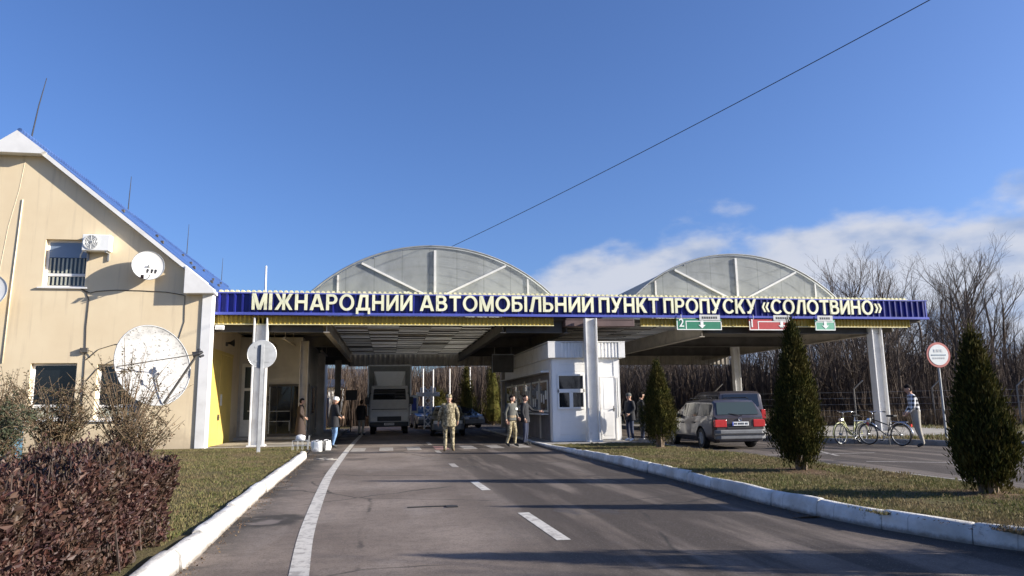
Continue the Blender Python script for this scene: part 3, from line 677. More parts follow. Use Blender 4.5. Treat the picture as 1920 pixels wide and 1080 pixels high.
# roof slabs with verge
rf = MB().prism([(RX,RZ),(EX,EZ),(EX-0.02,EZ-0.12),(RX,RZ-0.14)], 'y', FY-0.16, 58)
rf.prism([(RX,RZ),(2*RX-EX,EZ),(2*RX-EX+0.02,EZ-0.12),(RX,RZ-0.14)], 'y', FY-0.16, 58)
roof = L(rf, 'roof', 'roof')
for t in (0.40, 0.62, 0.80, 0.90):
    for y in range(28, 58, 4):
        mb = MB().obox((RX+(EX-RX)*t, y, RZ-(RZ-EZ)*t+0.05), (0.09,0.12,0.1)); mb.xf(Matrix.Translation((9,-FY,-0.1))); mb.build('snow_guard', 'darksteel', roof)
mb = MB().tube([(RX,FY-0.2,RZ+0.02),(RX,58,RZ+0.02)], 0.09, 8); mb.xf(Matrix.Translation((9,-FY,-0.1))); mb.build('ridge_cap', 'roof', roof)
# verge board, boxed gable peak, boxed eave
def along(t, d): return (RX+(EX-RX)*t, RZ-(RZ-EZ)*t-d)
L(MB().prism([along(0.10,0.03),along(0.97,0.03),along(0.97,0.20),along(0.10,0.20)], 'y', FY-0.19, FY+0.02), 'verge_board', 'white')
L(MB().prism([(RX,RZ-0.03),(-11.66,10.18),(-11.80,10.10),(2*RX+11.80,10.10),(2*RX+11.66,10.18)], 'y', FY-0.36, FY+0.02), 'gable_box', 'white')
L(MB().prism([(-6.95,6.32),(-6.0,5.52),(-5.94,5.36),(-6.95,5.34)], 'y', FY-0.34, FY+0.03), 'eave_box', 'white', bevel=0.01)
L(MB().prism([along(0.97,0.15),(-6.0,5.47),(-6.0,5.37),(-6.5,5.37)], 'y', FY+0.05, 58), 'soffit', 'white')
# yellow double door on the side wall, wall behind it, glazed entrance, dark shop front
side = MB(); X = WR
side.box(X-0.01,X+0.10,26.3,26.62,0.0,3.62); side.box(X-0.01,X+0.06,26.62,30.9,3.50,3.62)
L(side, 'door_frame', 'yellow', bevel=0.01)
yd = L(MB().box(X,X+0.045,26.64,28.72,0.06,3.5).box(X,X+0.045,28.76,30.85,0.06,3.5).box(X+0.045,X+0.06,27.0,28.4,0.3,0.33).box(X+0.045,X+0.06,27.0,28.4,3.2,3.23), 'door', 'yellow', bevel=0.008)
h = MB().box(X+0.045,X+0.11,28.55,28.63,1.0,1.22).tube([(X+0.05,28.59,1.12),(X+0.12,28.59,1.12),(X+0.12,28.47,1.12)], 0.014, 6); h.xf(Matrix.Translation((9,-FY,-0.1))); h.build('handle', 'darksteel', yd)
h = MB().box(X+0.045,X+0.052,28.9,29.2,1.55,1.98); h.xf(Matrix.Translation((9,-FY,-0.1))); h.build('notice', 'plate', yd)
BY = 32.4
bw = MB().box(X,-3.75,BY,BY+0.2,0,4.5).box(-3.95,-3.75,BY+0.2,45.5,0,4.5).box(X,-3.75,BY-0.55,BY,0.0,0.22)
L(bw, 'side_wall', 'greywall', bevel=0.01)
gd = MB()
for a, b, c, d in ((-6.25,-6.12,0.25,3.35),(-5.42,-5.28,0.25,3.35),(-6.12,-5.42,3.2,3.35),(-6.12,-5.42,2.18,2.3),(-6.12,-5.42,0.25,0.95)): gd.box(a,b,BY-0.06,BY-0.002,c,d)
g = L(gd, 'entrance_door', 'offwhite', bevel=0.008)
p = MB().box(-6.12,-5.42,BY-0.03,BY-0.02,0.95,3.2); p.xf(Matrix.Translation((9,-FY,-0.1))); p.build('pane', 'glass2', g)
p = MB().box(-5.86,-5.83,BY-0.055,BY-0.035,0.95,2.18).box(-5.95,-5.65,BY-0.10,BY-0.06,1.3,1.34); p.xf(Matrix.Translation((9,-FY,-0.1))); p.build('handle', 'alu', g)
sf = MB().box(-5.12,-3.82,BY-0.07,BY-0.002,0.2,2.45)
s = L(sf, 'shop_front', 'darksteel', bevel=0.01)
p = MB().box(-4.72,-4.18,BY-0.085,BY-0.075,0.35,2.35).box(-5.08,-4.76,BY-0.085,BY-0.075,0.35,2.35).box(-4.14,-3.86,BY-0.085,BY-0.075,0.35,2.35); p.xf(Matrix.Translation((9,-FY,-0.1))); p.build('pane', 'glass', s)
p = MB().box(-5.1,-4.2,BY-0.11,BY-0.09,1.28,1.31).box(-5.1,-4.2,BY-0.11,BY-0.09,0.85,0.88).box(-4.22,-4.18,BY-0.11,BY-0.09,0.45,0.9); p.xf(Matrix.Translation((9,-FY,-0.1))); p.build('push_bar', 'greymetal', s)
for (y0, y1, z0, z1) in ((33.6,35.2,0.3,2.6),(36.2,37.4,1.1,2.5),(38.4,39.8,0.3,2.6),(41,43,1.1,2.6)):
    f = L(MB().box(-3.748,-3.70,y0,y1,z0,z1), 'side_window', 'greymetal', bevel=0.01)
    p = MB().box(-3.70,-3.69,y0+0.08,y1-0.08,z0+0.08,z1-0.08); p.xf(Matrix.Translation((9,-FY,-0.1))); p.build('pane', 'glass2', f)
# low floodlight and speaker on the side wall
t = thing('floodlight', 'small white floodlight on the cream building under the canopy corner', 'lamp', (-6.0,26.25,4.22))
MB().bar((-0.3,0,-0.02),(0.12,0,-0.02),0.02).build('arm', 'steelwhite', t); MB().obox((0.12,-0.04,0.03),(0.3,0.14,0.14),(0.3,0,0.2)).build('lamp_head', 'plastic', t, bevel=0.015)
MB().obox((0.12,-0.115,0.02),(0.24,0.02,0.10),(0.3,0,0.2)).build('lens', 'headlight', t)
t = thing('loudspeaker', 'small dark horn loudspeaker on the wall above the yellow door', 'loudspeaker', (X+0.05,29.6,4.0))
MB().lathe([(0.03,0),(0.05,0.1),(0.13,0.24),(0.15,0.26)], n=14).xf(Matrix.Rotation(R(90),4,'Y')).build('horn', 'blackplastic', t, smooth=True, fix=True); MB().box(-0.05,0.03,-0.03,0.03,-0.12,0.03).build('bracket', 'darksteel', t)
t = thing('call_box', 'dark intercom box on the pale wall beside the glazed entrance', 'intercom', (-5.28+0.2,BY,1.75))
MB().box(-0.07,0.07,-0.08,0,-0.2,0.2).build('case', 'blackplastic', t, bevel=0.012); MB().box(-0.04,0.04,-0.088,-0.08,-0.1,-0.02).build('keypad', 'greymetal', t)

# air conditioner
t = thing('air_conditioner', 'white air conditioner unit beside the upper window', 'air conditioner', (-9.83,FY-0.20,6.76))
MB().box(-0.43,0.43,-0.15,0.17,0,0.56).build('casing', 'plastic', t, bevel=0.02)
g = MB().cyl((-0.14,-0.155,0.29),0.235,0.012,'y',24).build('fan_recess', 'greymetal', t)
gg = MB()
for r in (0.06,0.11,0.16,0.21,0.24): gg.torus((-0.14,-0.168,0.29), r, 0.007, 'y', 24, 4)
for i in range(8): a = i*math.pi/4; gg.bar((-0.14,-0.168,0.29),(-0.14+0.24*math.cos(a),-0.168,0.29+0.24*math.sin(a)),0.005,4)
gg.build('fan_grille', 'plastic', t)
MB().cyl((-0.14,-0.172,0.29),0.05,0.014,'y',14).build('fan_hub', 'greymetal', t)
for x in (-0.34,0.29): MB().prism([(-0.12,-0.05),(0.15,-0.05),(0.15,-0.30),(0.19,-0.30),(0.19,0),(-0.12,0)],'x',x,x+0.05).build('bracket', 'greymetal', t)
MB().tube([(-0.38,0.1,0.06),(-0.5,0.14,0.02),(-0.56,0.16,-0.1),(-0.57,0.18,-0.2)],0.025,6).build('hose', 'plastic', t, smooth=True)

# dishes
def dish(name, label, loc, r, az, tilt, arm=True, lnbs=3, mat='dish'):
    t = thing(name, label, 'satellite dish', loc)
    rot = Matrix.Rotation(az, 4, 'Z')@Matrix.Rotation(R(90)-tilt, 4, 'X')
    d = 0.16*r*2*0.62
    prof = [(0.001+r*i/9, d*(i/9)**2) for i in range(10)]+[(r*1.012,d+0.012),(r*1.0,d-0.015)]+[(r*i/9, d*(i/9)**2-0.02) for i in range(9,-1,-1)]
    MB().lathe(prof, (0,0,-d), 40).xf(rot).build('reflector', mat, t, smooth=True, sharp=60)
    MB().torus((0,0,0.0), r*1.0, 0.012*r+0.006, 'z', 40, 6).xf(rot).build('rim', 'greymetal', t, smooth=True)
    return t, rot
t, rot = dish('satellite_dish', 'round white dish with three small receivers below the roof slope', (-8.12,FY-0.36,6.28), 0.5, R(22), R(4))
a = MB().bar((0,-0.46,-0.1),(0.05,-0.42,0.42),0.016); a.xf(rot).build('feed_arm', 'greymetal', t)
for i, dx in enumerate((-0.06,0.07,0.18)):
    m = MB().tube([(dx,-0.36,0.44),(dx+0.02,-0.27,0.38)],[0.03,0.042],10).tube([(dx+0.02,-0.27,0.38),(dx+0.025,-0.25,0.365)],0.045,10); m.xf(rot).build('receiver', 'blackplastic', t)
MB().bar((0,0.0,0),(0,0.34,-0.12),0.03).bar((0.0,0.34,-0.3),(0.0,0.34,0.05),0.03).build('bracket', 'greymetal', t)
MB().obox((-0.1,-0.21,-0.43),(0.1,0.06,0.12),(0.4,0,0.2)).build('clamp', 'brown', t)
t, rot = dish('satellite_dish', 'white dish at the left edge of the photo on the cream wall', (-13.02,FY-0.5,5.32), 0.66, R(10), R(20))
MB().bar((0,-0.6,-0.05),(0.15,-0.75,0.6),0.03).xf(rot).build('feed_arm', 'darksteel', t)
MB().tube([(0.15,-0.75,0.62),(0.17,-0.62,0.52)],[0.05,0.06],10).xf(rot).build('receiver', 'wood', t)
MB().bar((0,0,0),(0,0.5,-0.1),0.04).bar((0,0.49,-0.3),(0,0.49,0.1),0.04).build('bracket', 'greymetal', t)
t, rot = dish('satellite_dish', 'very large white dish on a ground post before the cream building', (-6.68,22.0,2.70), 1.18, R(51), R(12), mat='mottled_dish')
P1 = (0.18,-1.14,0.06); LN = (0.60,0.06,1.12)
MB().bar(P1, LN, 0.035, 8).xf(rot).build('feed_arm', 'darksteel', t)
MB().bar((-1.13,-0.10,0.02), LN, 0.016, 6).xf(rot).build('stay', 'darksteel', t)
MB().bar((0.10,-0.78,0.0),(-0.12,-0.45,0.22), 0.02, 6).xf(rot).build('stay', 'darksteel', t)
q = MB().tube([(0.52,0.06,1.02),(0.64,0.08,1.14),(0.72,0.12,1.2)],[0.09,0.06,0.04],10).tube([(0.64,0.08,1.14),(0.66,0.22,1.12)],0.045,8).tube([(0.66,-0.02,1.14),(0.78,0.03,1.14)],0.035,8)
q.xf(rot).build('receiver', 'blackplastic', t)
MB().tube([(-0.16,-0.48,0.20),(-0.13,-0.36,0.26)],[0.05,0.07],8).xf(rot).build('receiver', 'greymetal', t)
MB().cyl((-0.50,0.40,-1.35),0.09,2.5,'z',14).bar((-0.5,0.4,-0.15),(-0.22,0.18,-0.03),0.07).obox((-0.28,0.23,-0.05),(0.5,0.10,0.5),(0,0,R(51))).build('post', 'greymetal', t)

# cables and pipes on the facade
def line3(name, label, cat, pts, r, mat, n=6): return tag(MB().tube(pts, r, n).build(name, mat, smooth=True), label, cat)
y = FY-0.012
line3('wall_cable', 'thin dark cable running across the wall from upper window to the corner', 'cable', [(-10.3,y,5.5),(-10.0,y,5.36),(-9.8,y,5.42),(-9.2,y,5.47),(-8.4,y,5.46),(-7.6,y,5.42),(-7.0,y,5.32)], 0.013, 'cable')
line3('wall_cable', 'dark cable dropping from the upper window towards the bushes', 'cable', [(-10.3,y,5.5),(-10.12,y,5.38),(-10.02,y,5.1),(-10.04,y,4.2),(-10.0,y,3.4),(-9.98,y,2.2),(-9.95,y,1.0)], 0.014, 'cable')
line3('wall_cable', 'curved grey cable behind the large dish at upper left of its rim', 'cable', [(-9.96,y,3.1),(-9.6,y,3.45),(-9.1,y,3.62),(-8.5,y,3.65),(-8.0,y,3.55)], 0.012, 'cable')
line3('wall_cable', 'lower curved grey cable going to the large dish', 'cable', [(-9.9,y,2.4),(-9.6,y,2.8),(-9.1,y,3.1),(-8.5,y,3.2)], 0.012, 'cable')
line3('wall_pipe', 'pale vertical conduit on the wall at far left', 'pipe', [(-12.36,FY-0.006,8.55),(-12.44,FY-0.006,5.4),(-12.48,FY-0.006,3.0)], 0.022, 'palepipe', 8)
line3('wall_cable', 'thin brown cable hanging under the gable box', 'cable', [(-12.4,y+.012,10.0),(-12.5,y+.012,8.9),(-12.72,y+.012,7.6),(-12.85,y+.012,6.0),(-12.8,y+.012,5.2)], 0.008, 'palepipe')
line3('wall_cable', 'thin cable down the right edge of the cream wall', 'cable', [(-6.98,y,5.3),(-6.95,y,4.4),(-7.1,y,3.8),(-7.2,y,3.4)], 0.010, 'cable')
t = thing('junction_box', 'small dark junction box on the hanging cable above the bushes', 'junction box', (-10.02,FY-0.06,3.42))
MB().box(-0.12,0.12,-0.05,0.05,-0.08,0.08).build('case', 'darksteel', t, bevel=0.01); MB().tube([(0.1,0,0),(0.25,0,-0.05),(0.34,0,-0.18)],0.012,5).build('cable_tail', 'cable', t)
for i, (yy, z1, dx, lab) in enumerate(((26.4,13.3,0.12,'tall leaning lightning rod at the front end of the blue ridge'),(36.0,12.75,0,'second thin lightning rod along the blue ridge'),(46.3,13.0,0,'third thin lightning rod along the blue ridge'),(55.8,12.8,0,'farthest thin lightning rod at the end of the blue ridge'))):
    t = thing('lightning_rod', lab, 'lightning rod', (RX, yy, RZ), group='lightning rods on the blue roof')
    MB().tube([(0,0,0),(dx,0.05,(z1-RZ)*0.55),(dx*2.2,0.1,z1-RZ)],[0.026,0.02,0.012],6).build('rod', 'wire', t); MB().cyl((0,0,0.03),0.06,0.1,'z',8).build('foot', 'greymetal', t)

# ------------------------------------------------------------------ canopy over the lanes
CY0, CY1 = 26.2, 44.0
C = thing('border_canopy', 'long checkpoint canopy with blue lettered fascia and two arched skylights', 'canopy', (7.8, 26.5, 0))
def K(mb, name, mats, **k): mb.xf(Matrix.Translation((-7.8, -26.5, 0))); return mb.build(name, mats, C, **k)
# ribbed blue fascia
prof = []; x = -6.42; per = 0.262
while x < 22.1:
    prof += [(x, CY0+0.058), (x+0.165, CY0+0.058), (x+0.185, CY0-0.022), (x+0.242, CY0-0.022)]; x += per
prof.append((22.2, CY0+0.055))
fa = MB().sheet(prof, 'z', 4.80, 5.46)
K(fa, 'fascia', 'blue', fix=False)
K(MB().box(-6.42,22.22,CY0+0.062,CY0+0.30,4.80,5.46).box(22.2,22.26,CY0,CY0+2.0,4.74,5.5), 'fascia_frame', 'bluelip')
K(MB().box(-6.44,22.3,CY0-0.05,CY0+0.06,4.70,4.795).box(-6.44,22.3,CY0-0.035,CY0+0.06,5.465,5.51), 'fascia_lip', 'bluelip', bevel=0.006)
tr = MB(); x = -6.35
while x < 21.3: tr.prism([(x,5.52),(x+0.03,5.60),(x+0.10,5.60),(x+0.13,5.52)], 'y', CY0+0.02, CY0+0.9); x += 0.185
tr.box(-6.4,21.4,CY0+0.03,CY0+0.9,5.512,5.54)
K(tr, 'roof_edge_trim', 'cream')
# mustard ribbed band set back below
pr_ = []; x = -6.38
def band(x0, x1, name='lower_band'):
    p = []; x = x0
    while x < x1: p += [(x, CY0+0.20), (x+0.07, CY0+0.20), (x+0.09, CY0+0.165), (x+0.125, CY0+0.165)]; x += 0.15
    m = MB().sheet(p, 'z', 4.40, 4.70, 0).box(x0, x1, CY0+0.14, CY0+0.27, 4.375, 4.40, 1).box(x0,x1,CY0+0.21,CY0+0.26,4.40,4.7,0)
    K(m, name, ['mustard', 'cream'], fix=False)
band(-6.38, 6.2); band(9.7, 21.4)
K(MB().box(6.62,9.38,CY0+0.02,CY0+0.5,4.36,4.66).box(6.65,9.35,CY0+0.0,CY0+0.02,4.60,4.66), 'shutter_box', 'brown', bevel=0.01)
# lettering
for w, x0, x1 in (('МІЖНАРОДНИЙ',-4.83,0.82),('АВТОМОБІЛЬНИЙ',1.09,7.73),('ПУНКТ',7.94,10.37),('ПРОПУСКУ',10.57,14.5),('«СОЛОТВИНО»',14.73,20.1)):
    K(shift(block_letters(w, 0.59, x1-x0), (x0, CY0-0.085, 4.88)), 'lettering', 'letter')
# flat roofs and dark ceilings
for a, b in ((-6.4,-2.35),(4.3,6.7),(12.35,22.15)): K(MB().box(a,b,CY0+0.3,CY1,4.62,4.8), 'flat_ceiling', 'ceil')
for a, b in ((-6.4,-2.75),(6.15,9.85),(18.5,22.15)): K(MB().box(a,b,CY0+0.3,CY1,5.40,5.5), 'flat_roof', 'darksteel')
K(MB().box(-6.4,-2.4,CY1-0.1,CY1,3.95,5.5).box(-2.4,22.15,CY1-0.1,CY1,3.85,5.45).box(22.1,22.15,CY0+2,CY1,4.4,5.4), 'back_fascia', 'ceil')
bp = []; x = -2.3
while x < 21.8: bp += [(x,CY1-0.12),(x+0.16,CY1-0.12),(x+0.19,CY1-0.16),(x+0.27,CY1-0.16)]; x += 0.3
K(MB().sheet(bp, 'z', 3.86, 4.6), 'back_cladding', 'beam', fix=False)
# corrugated translucent ceilings (ridges run across the lanes)
def corr(x0, x1):
    mb = MB(); y = CY0+0.5
    def seg(yy): return [(yy,4.69),(yy+0.13,4.70),(yy+0.17,4.57),(yy+0.33,4.56),(yy+0.36,4.69)]
    n = 5; w = (x1-x0)/n
    while y < CY1-0.4:
        for i in range(n):
            dz = random.choice((0,0,0,0.012,-0.02,0.05))
            if random.random() < 0.06: continue
            q = [(a, z+dz) for a, z in seg(y)]; xa, xb = x0+i*w+0.01, x0+(i+1)*w-0.01
            mb.sheet(q[:2], 'x', xa, xb, 1 if random.random() < 0.4 else 0).sheet(q[1:3], 'x', xa, xb, 1).sheet(q[2:4], 'x', xa, xb, 0 if random.random() < 0.93 else 1).sheet(q[3:], 'x', xa, xb, 1)  # risers and some flats coloured dark to paint shading between the ridges
        y += 0.36
    return mb
K(corr(-2.15,4.2), 'ceiling_sheet', ['corr','ceil'], fix=False); K(corr(6.8,12.2), 'ceiling_sheet', ['corr','ceil'], fix=False)
pl = MB()
y = 29.0
while y < CY1: pl.box(-2.15,4.2,y,y+0.07,4.50,4.528); pl.box(6.8,12.2,y,y+0.07,4.50,4.528); y += 2.4
K(pl, 'purlin', 'beam')
# main beams: I sections along the lanes and cross beams
def ibeam_y(x, z0, z1, y0, y1, w=0.22):
    return MB().box(x-w/2,x+w/2,y0,y1,z0,z0+0.03).box(x-w/2,x+w/2,y0,y1,z1-0.03,z1).box(x-0.012,x+0.012,y0,y1,z0+0.03,z1-0.03)
for x, z0 in ((-2.26,4.12),(4.26,4.12),(6.75,4.12),(12.3,3.98),(20.2,4.12)): K(ibeam_y(x, z0, 4.615, CY0+0.34, CY1-0.2), 'lane_beam', 'beam' if x < 4 or x > 12 else 'darksteel')
for y in (26.75, 33.2, 39.6):
    for a, b in ((-6.3,-2.4),(4.4,6.6),(12.45,20.05)): K(MB().box(a,b,y-0.11,y+0.11,4.14,4.17).box(a,b,y-0.11,y+0.11,4.585,4.612).box(a,b,y-0.012,y+0.012,4.17,4.585), 'cross_beam', 'darksteel')
for (x, y, l) in ((-4.0,28.0,3.2),(-3.2,34.5,3.2),(-4.8,29,2.4)): K(MB().box(x,x+0.09,y,y+l,4.02,4.08).box(x+0.03,x+0.05,y+0.4,y+0.42,4.08,4.62).box(x+0.03,x+0.05,y+l-0.4,y+l-0.38,4.08,4.62), 'light_tray', 'beam')
# columns: open H sections
def column(x, y, z0, z1, w=0.46, d=0.34, t=0.05, mat='steelwhite'):
    K(MB().box(x-w/2,x-w/2+t,y-d/2,y+d/2,z0,z1).box(x+w/2-t,x+w/2,y-d/2,y+d/2,z0,z1).box(x-w/2+t,x+w/2-t,y-0.02,y+0.02,z0,z1).box(x-w/2-0.06,x+w/2+0.06,y-d/2-0.06,y+d/2+0.06,z0-0.04,z0+0.03), 'column', mat, bevel=0.006)
column(-4.52,26.42,0.14,4.62, 0.48,0.36); column(7.52,25.95,0.06,4.62,0.46,0.30); column(20.0,26.6,0.10,4.62,0.48,0.36)
for x, y in ((-3.42,30.2),(-3.35,37.0),(-2.9,42.5),(6.75,38.6),(6.9,43),(17.3,33.6)): column(x, y, 0.12, 4.14 if x < 10 else 4.62, 0.34, 0.3, 0.04, 'beam' if x < 10 else 'steelwhite')
# arched skylights
def vault(cx, a, ztop, rise):
    Rr = (a*a+rise*rise)/(2*rise); zc = ztop-Rr; zb = 5.30; th0 = math.asin(min(1, math.sqrt(Rr*Rr-(zb-zc)**2)/Rr)); n = 36
    def pt(th, r): return (cx+r*math.sin(th), zc+r*math.cos(th))
    ths = [-th0+2*th0*i/n for i in range(n+1)]; y0, y1 = 27.0, CY1-0.4
    v = K(MB().prism([pt(t, Rr) for t in ths]+[pt(t, Rr-0.02) for t in reversed(ths)], 'y', y0-0.06, y1), 'skylight_vault', 'vault', smooth=True, sharp=40)
    for yy in (y0+0.02, y1-0.05):
        o = MB().prism([pt(t, Rr-0.05) for t in ths], 'y', yy, yy+0.012); o.xf(Matrix.Translation((-7.8,-26.5,0))); o.build('end_glazing', 'tymp', v)
    fr = MB().tube([(p[0], y0-0.04, p[1]) for p in (pt(t, Rr+0.01) for t in ths)], 0.035, 6)
    fr.xf(Matrix.Translation((-7.8,-26.5,0))); fr.build('arch_rim', 'greymetal', v, smooth=True)
    rb = MB(); yy = y0+1.5
    while yy < y1: rb.tube([(p[0], yy, p[1]) for p in (pt(t, Rr-0.06) for t in ths[::2])], 0.035, 5); yy += 2.1
    for t in (-0.36,0,0.36): p = pt(t, Rr-0.07); rb.bar((p[0],y0,p[1]),(p[0],y1,p[1]),0.03,5)
    rb.xf(Matrix.Translation((-7.8,-26.5,0))); rb.build('vault_rib', 'greymetal', v)
    pb = MB(); zt = pt(0, Rr)[1]
    pb.box(cx-0.045,cx+0.045,y0-0.06,y0+0.02,5.3,zt-0.16)
    for s in (-1, 1):
        e = pt(s*th0*0.52, Rr-0.1); b = (cx+s*0.22, 5.55); d = Vector((e[0]-b[0], e[1]-b[1])); c = ((e[0]+b[0])/2, y0-0.02, (e[1]+b[1])/2)
        pb.obox(c, (d.length, 0.06, 0.075), (0, -math.atan2(d.y, d.x), 0))
        e = pt(s*th0*0.70, Rr-0.08); pb.box(e[0]-0.03,e[0]+0.03,y0-0.03,y0+0.015,5.3,e[1])
    pb.xf(Matrix.Translation((-7.8,-26.5,0))); pb.build('end_brace', 'steelwhite', v)
vault(1.70, 4.5, 7.52, 1.77); vault(14.17, 4.36, 7.47, 1.70)

t = thing('flag_pole', 'short white pole standing on the canopy roof near the blue gable', 'pole', (-5.03,30.0,5.5))
MB().tube([(0,0,0),(-0.02,0,1.72)],[0.05,0.04],8).build('pole_shaft', 'white', t); MB().cyl((0,0,0.02),0.12,0.05,'z',10).build('base_plate', 'greymetal', t)

# hanging lane signs
def lane_sign(x0, x1, kind, label):
    z0, z1, y = 4.21, 4.72, CY0-0.14; w = x1-x0
    t = thing('lane_sign', label, 'sign', (x0, y, z0), group='lane signs hung below the blue fascia')
    pan = {'green': 'green', 'red': 'red', 'small': 'palegreen'}[kind]
    MB().box(0,w,0,0.05,0,z1-z0-0.08).build('panel', pan, t, bevel=0.008)
    e = 0.035; f = MB()
    mid = 0.36
    nx = 0.37 if kind != 'small' else 0
    f.box(0,w,-0.006,-0.001,0,e).box(0,e,-0.006,-0.001,e,0.36).box(w-e,w,-0.006,-0.001,e,mid).box(nx,w,-0.006,-0.001,mid-e,mid)
    if nx: f.box(nx,nx+e,-0.006,-0.001,e,mid-e)
    f.build('border', 'signwhite', t)
    ax = w*0.56 if kind == 'green' else (w*0.77 if kind == 'red' else w*0.5)
    MB().prism([(ax-0.06,mid+0.02),(ax+0.06,mid+0.02),(ax+0.06,0.2),(ax+0.15,0.2),(ax,0.06),(ax-0.15,0.2),(ax-0.06,0.2)], 'y', -0.011, -0.007).build('arrow', 'signwhite', t)
    px0, px1 = ax-0.1 if kind == 'green' else ax-0.35, w-0.06
    if kind == 'small': px0, px1 = 0.1, w-0.1
    MB().box(px0,px1,-0.022,-0.012,mid+0.02,0.60).build('placard', 'faintgrey', t)
    g = MB(); x = px0+0.1
    while x < px1-0.12: g.box(x,x+0.07,-0.026,-0.023,0.44,0.53); x += 0.095
    g.build('placard_print', 'signdark', t)
    if nx: shift(text_mb('2' if kind == 'green' else '1', 0.34, 0.006, 0.01), (0.09,-0.014,0.12)).build('numeral', 'signwhite', t, fix=False)
    MB().bar((0.2,0.03,0.3),(0.2,0.03,0.62),0.015).bar((w-0.2,0.03,0.3),(w-0.2,0.03,0.62),0.015).build('hanger', 'greymetal', t)
lane_sign(11.05,12.92,'green','green lane sign with white numeral 2 and down arrow under the fascia')
lane_sign(14.1,15.92,'red','red lane sign with white numeral 1 and down arrow under the fascia')
lane_sign(16.98,17.86,'small','small faded green lane sign with only a white down arrow')

# ------------------------------------------------------------------ inspection booth
KX0, KX1, KY0, KY1 = 6.05, 8.72, 26.35, 37.2
K2 = thing('inspection_booth', 'long white clad inspection booth between the lanes with dark front window', 'booth', (KX0, KY0, 0.03))
def Q(mb, name, mats, par=None, **k): mb.xf(Matrix.Translation((-KX0, -KY0, -0.03))); return mb.build(name, mats, par or K2, **k)
def clad(mb, x0, x1, y, z0, z1, step=0.26, m=0):             # horizontal boards on a front face
    z = z0
    while z < z1-0.02:
        b = min(z+step, z1); mb.prism([(y,z),(y,b-0.012),(y+0.012,b),(y+0.03,b),(y+0.03,z)], 'x', x0, x1, m); z += step
w = MB().box(KX0+0.03,KX1-0.03,KY0+0.03,KY1,0.0,3.2); clad(w, KX0, KX1, KY0, 0.04, 3.15)
Q(w, 'wall', 'whiteboard')
Q(MB().box(KX0,KX0+0.3,KY0-0.02,KY0,0.04,3.15).box(KX0-0.012,KX0+0.025,KY0-0.02,KY1,0.04,3.15).box(KX1-0.22,KX1,KY0-0.02,KY0,0.04,3.15).box(KX1-0.02,KX1+0.012,KY0-0.02,KY1,0.04,3.15), 'corner_board', 'whiteboard', bevel=0.006)
p = []; x = KX0-0.12
while x < KX1+0.16: p += [(x,KY0-0.13),(x+0.06,KY0-0.13),(x+0.075,KY0-0.165),(x+0.115,KY0-0.165)]; x += 0.135
fz = MB().sheet(p, 'z', 3.16, 3.72)
Q(fz, 'ribbed_fascia', 'whiteboard', fix=False)
Q(MB().box(KX0-0.14,KX1+0.2,KY0-0.128,KY1,3.14,3.70).box(KX0-0.15,KX0+0.35,KY0-0.185,KY0-0.128,3.15,3.73).box(KX1-0.05,KX1+0.21,KY0-0.185,KY0-0.128,3.15,3.73).box(KX0-0.16,KX1+0.22,KY0-0.19,KY1,3.73,3.77), 'roof', 'steelwhite', bevel=0.006)
# front window: wide pane over two small panes
wf = MB(); y = KY0-0.03; x0, x1 = 6.27, 7.32
for a, b, c, d in ((x0,x1,2.47,2.54),(x0,x1,1.84,1.98),(x0,x1,1.22,1.30),(x0,x0+0.06,1.30,2.47),(x1-0.06,x1,1.30,2.47),((x0+x1)/2-0.07,(x0+x1)/2+0.07,1.30,1.84)): wf.box(a,b,y-0.03,y+0.02,c,d)
f = Q(wf, 'window', 'whiteboard', bevel=0.008)
Q(MB().box(x0+0.06,x1-0.06,y,y+0.012,1.98,2.47), 'pane', 'glass', f); Q(MB().box(x0+0.06,(x0+x1)/2-0.07,y,y+0.012,1.30,1.84).box((x0+x1)/2+0.07,x1-0.06,y,y+0.012,1.30,1.84), 'pane', 'glass', f)
d = Q(MB().box(7.98,8.50,KY0-0.05,KY0-0.021,0.10,2.4), 'door', 'whiteboard', bevel=0.006)
Q(MB().box(8.06,8.42,KY0-0.058,KY0-0.051,0.22,1.1).box(8.06,8.42,KY0-0.058,KY0-0.051,1.2,2.3), 'door_panel', 'whiteboard', d, bevel=0.004)
Q(MB().box(7.92,7.975,KY0-0.06,KY0-0.02,0.08,2.45).box(8.505,8.56,KY0-0.06,KY0-0.02,0.08,2.45).box(7.975,8.505,KY0-0.06,KY0-0.02,2.405,2.45), 'door_frame', 'steelwhite', d)
Q(MB().box(8.42,8.47,KY0-0.12,KY0-0.055,1.2,1.23).box(8.43,8.46,KY0-0.06,KY0-0.051,1.12,1.32), 'handle', 'darksteel', d)
Q(MB().bar((8.62,KY0-0.07,0.9),(8.62,KY0-0.07,2.4),0.022), 'conduit', 'greymetal')
# left side: strip of service windows, papers, a sign board
for i in range(6):
    y0 = 26.9+i*1.65
    f = Q(MB().box(KX0-0.045,KX0-0.013,y0,y0+1.35,1.12,2.35), 'service_window', 'offwhite', bevel=0.006)
    Q(MB().box(KX0-0.052,KX0-0.046,y0+0.07,y0+1.28,1.2,2.28), 'pane', 'glass2', f)
    for j in range(3):
        yy = y0+0.12+j*0.4; z = 1.45+random.uniform(-0.15,0.3); Q(MB().box(KX0-0.056,KX0-0.053,yy,yy+0.24,z,z+0.34), 'notice', 'plate' if (i+j) % 3 else 'signwhite', f)
Q(MB().box(KX0-0.3,KX0-0.012,26.9,36.6,1.02,1.07), 'counter', 'steelwhite', bevel=0.008)
Q(MB().box(KX0-0.35,KX0-0.013,26.6,37,2.62,2.68), 'side_hood', 'steelwhite')
Q(MB().box(KX0-0.018,KX0+0.02,KY0+0.3,KY1,0.05,2.62), 'side_wall', 'sidegrey')
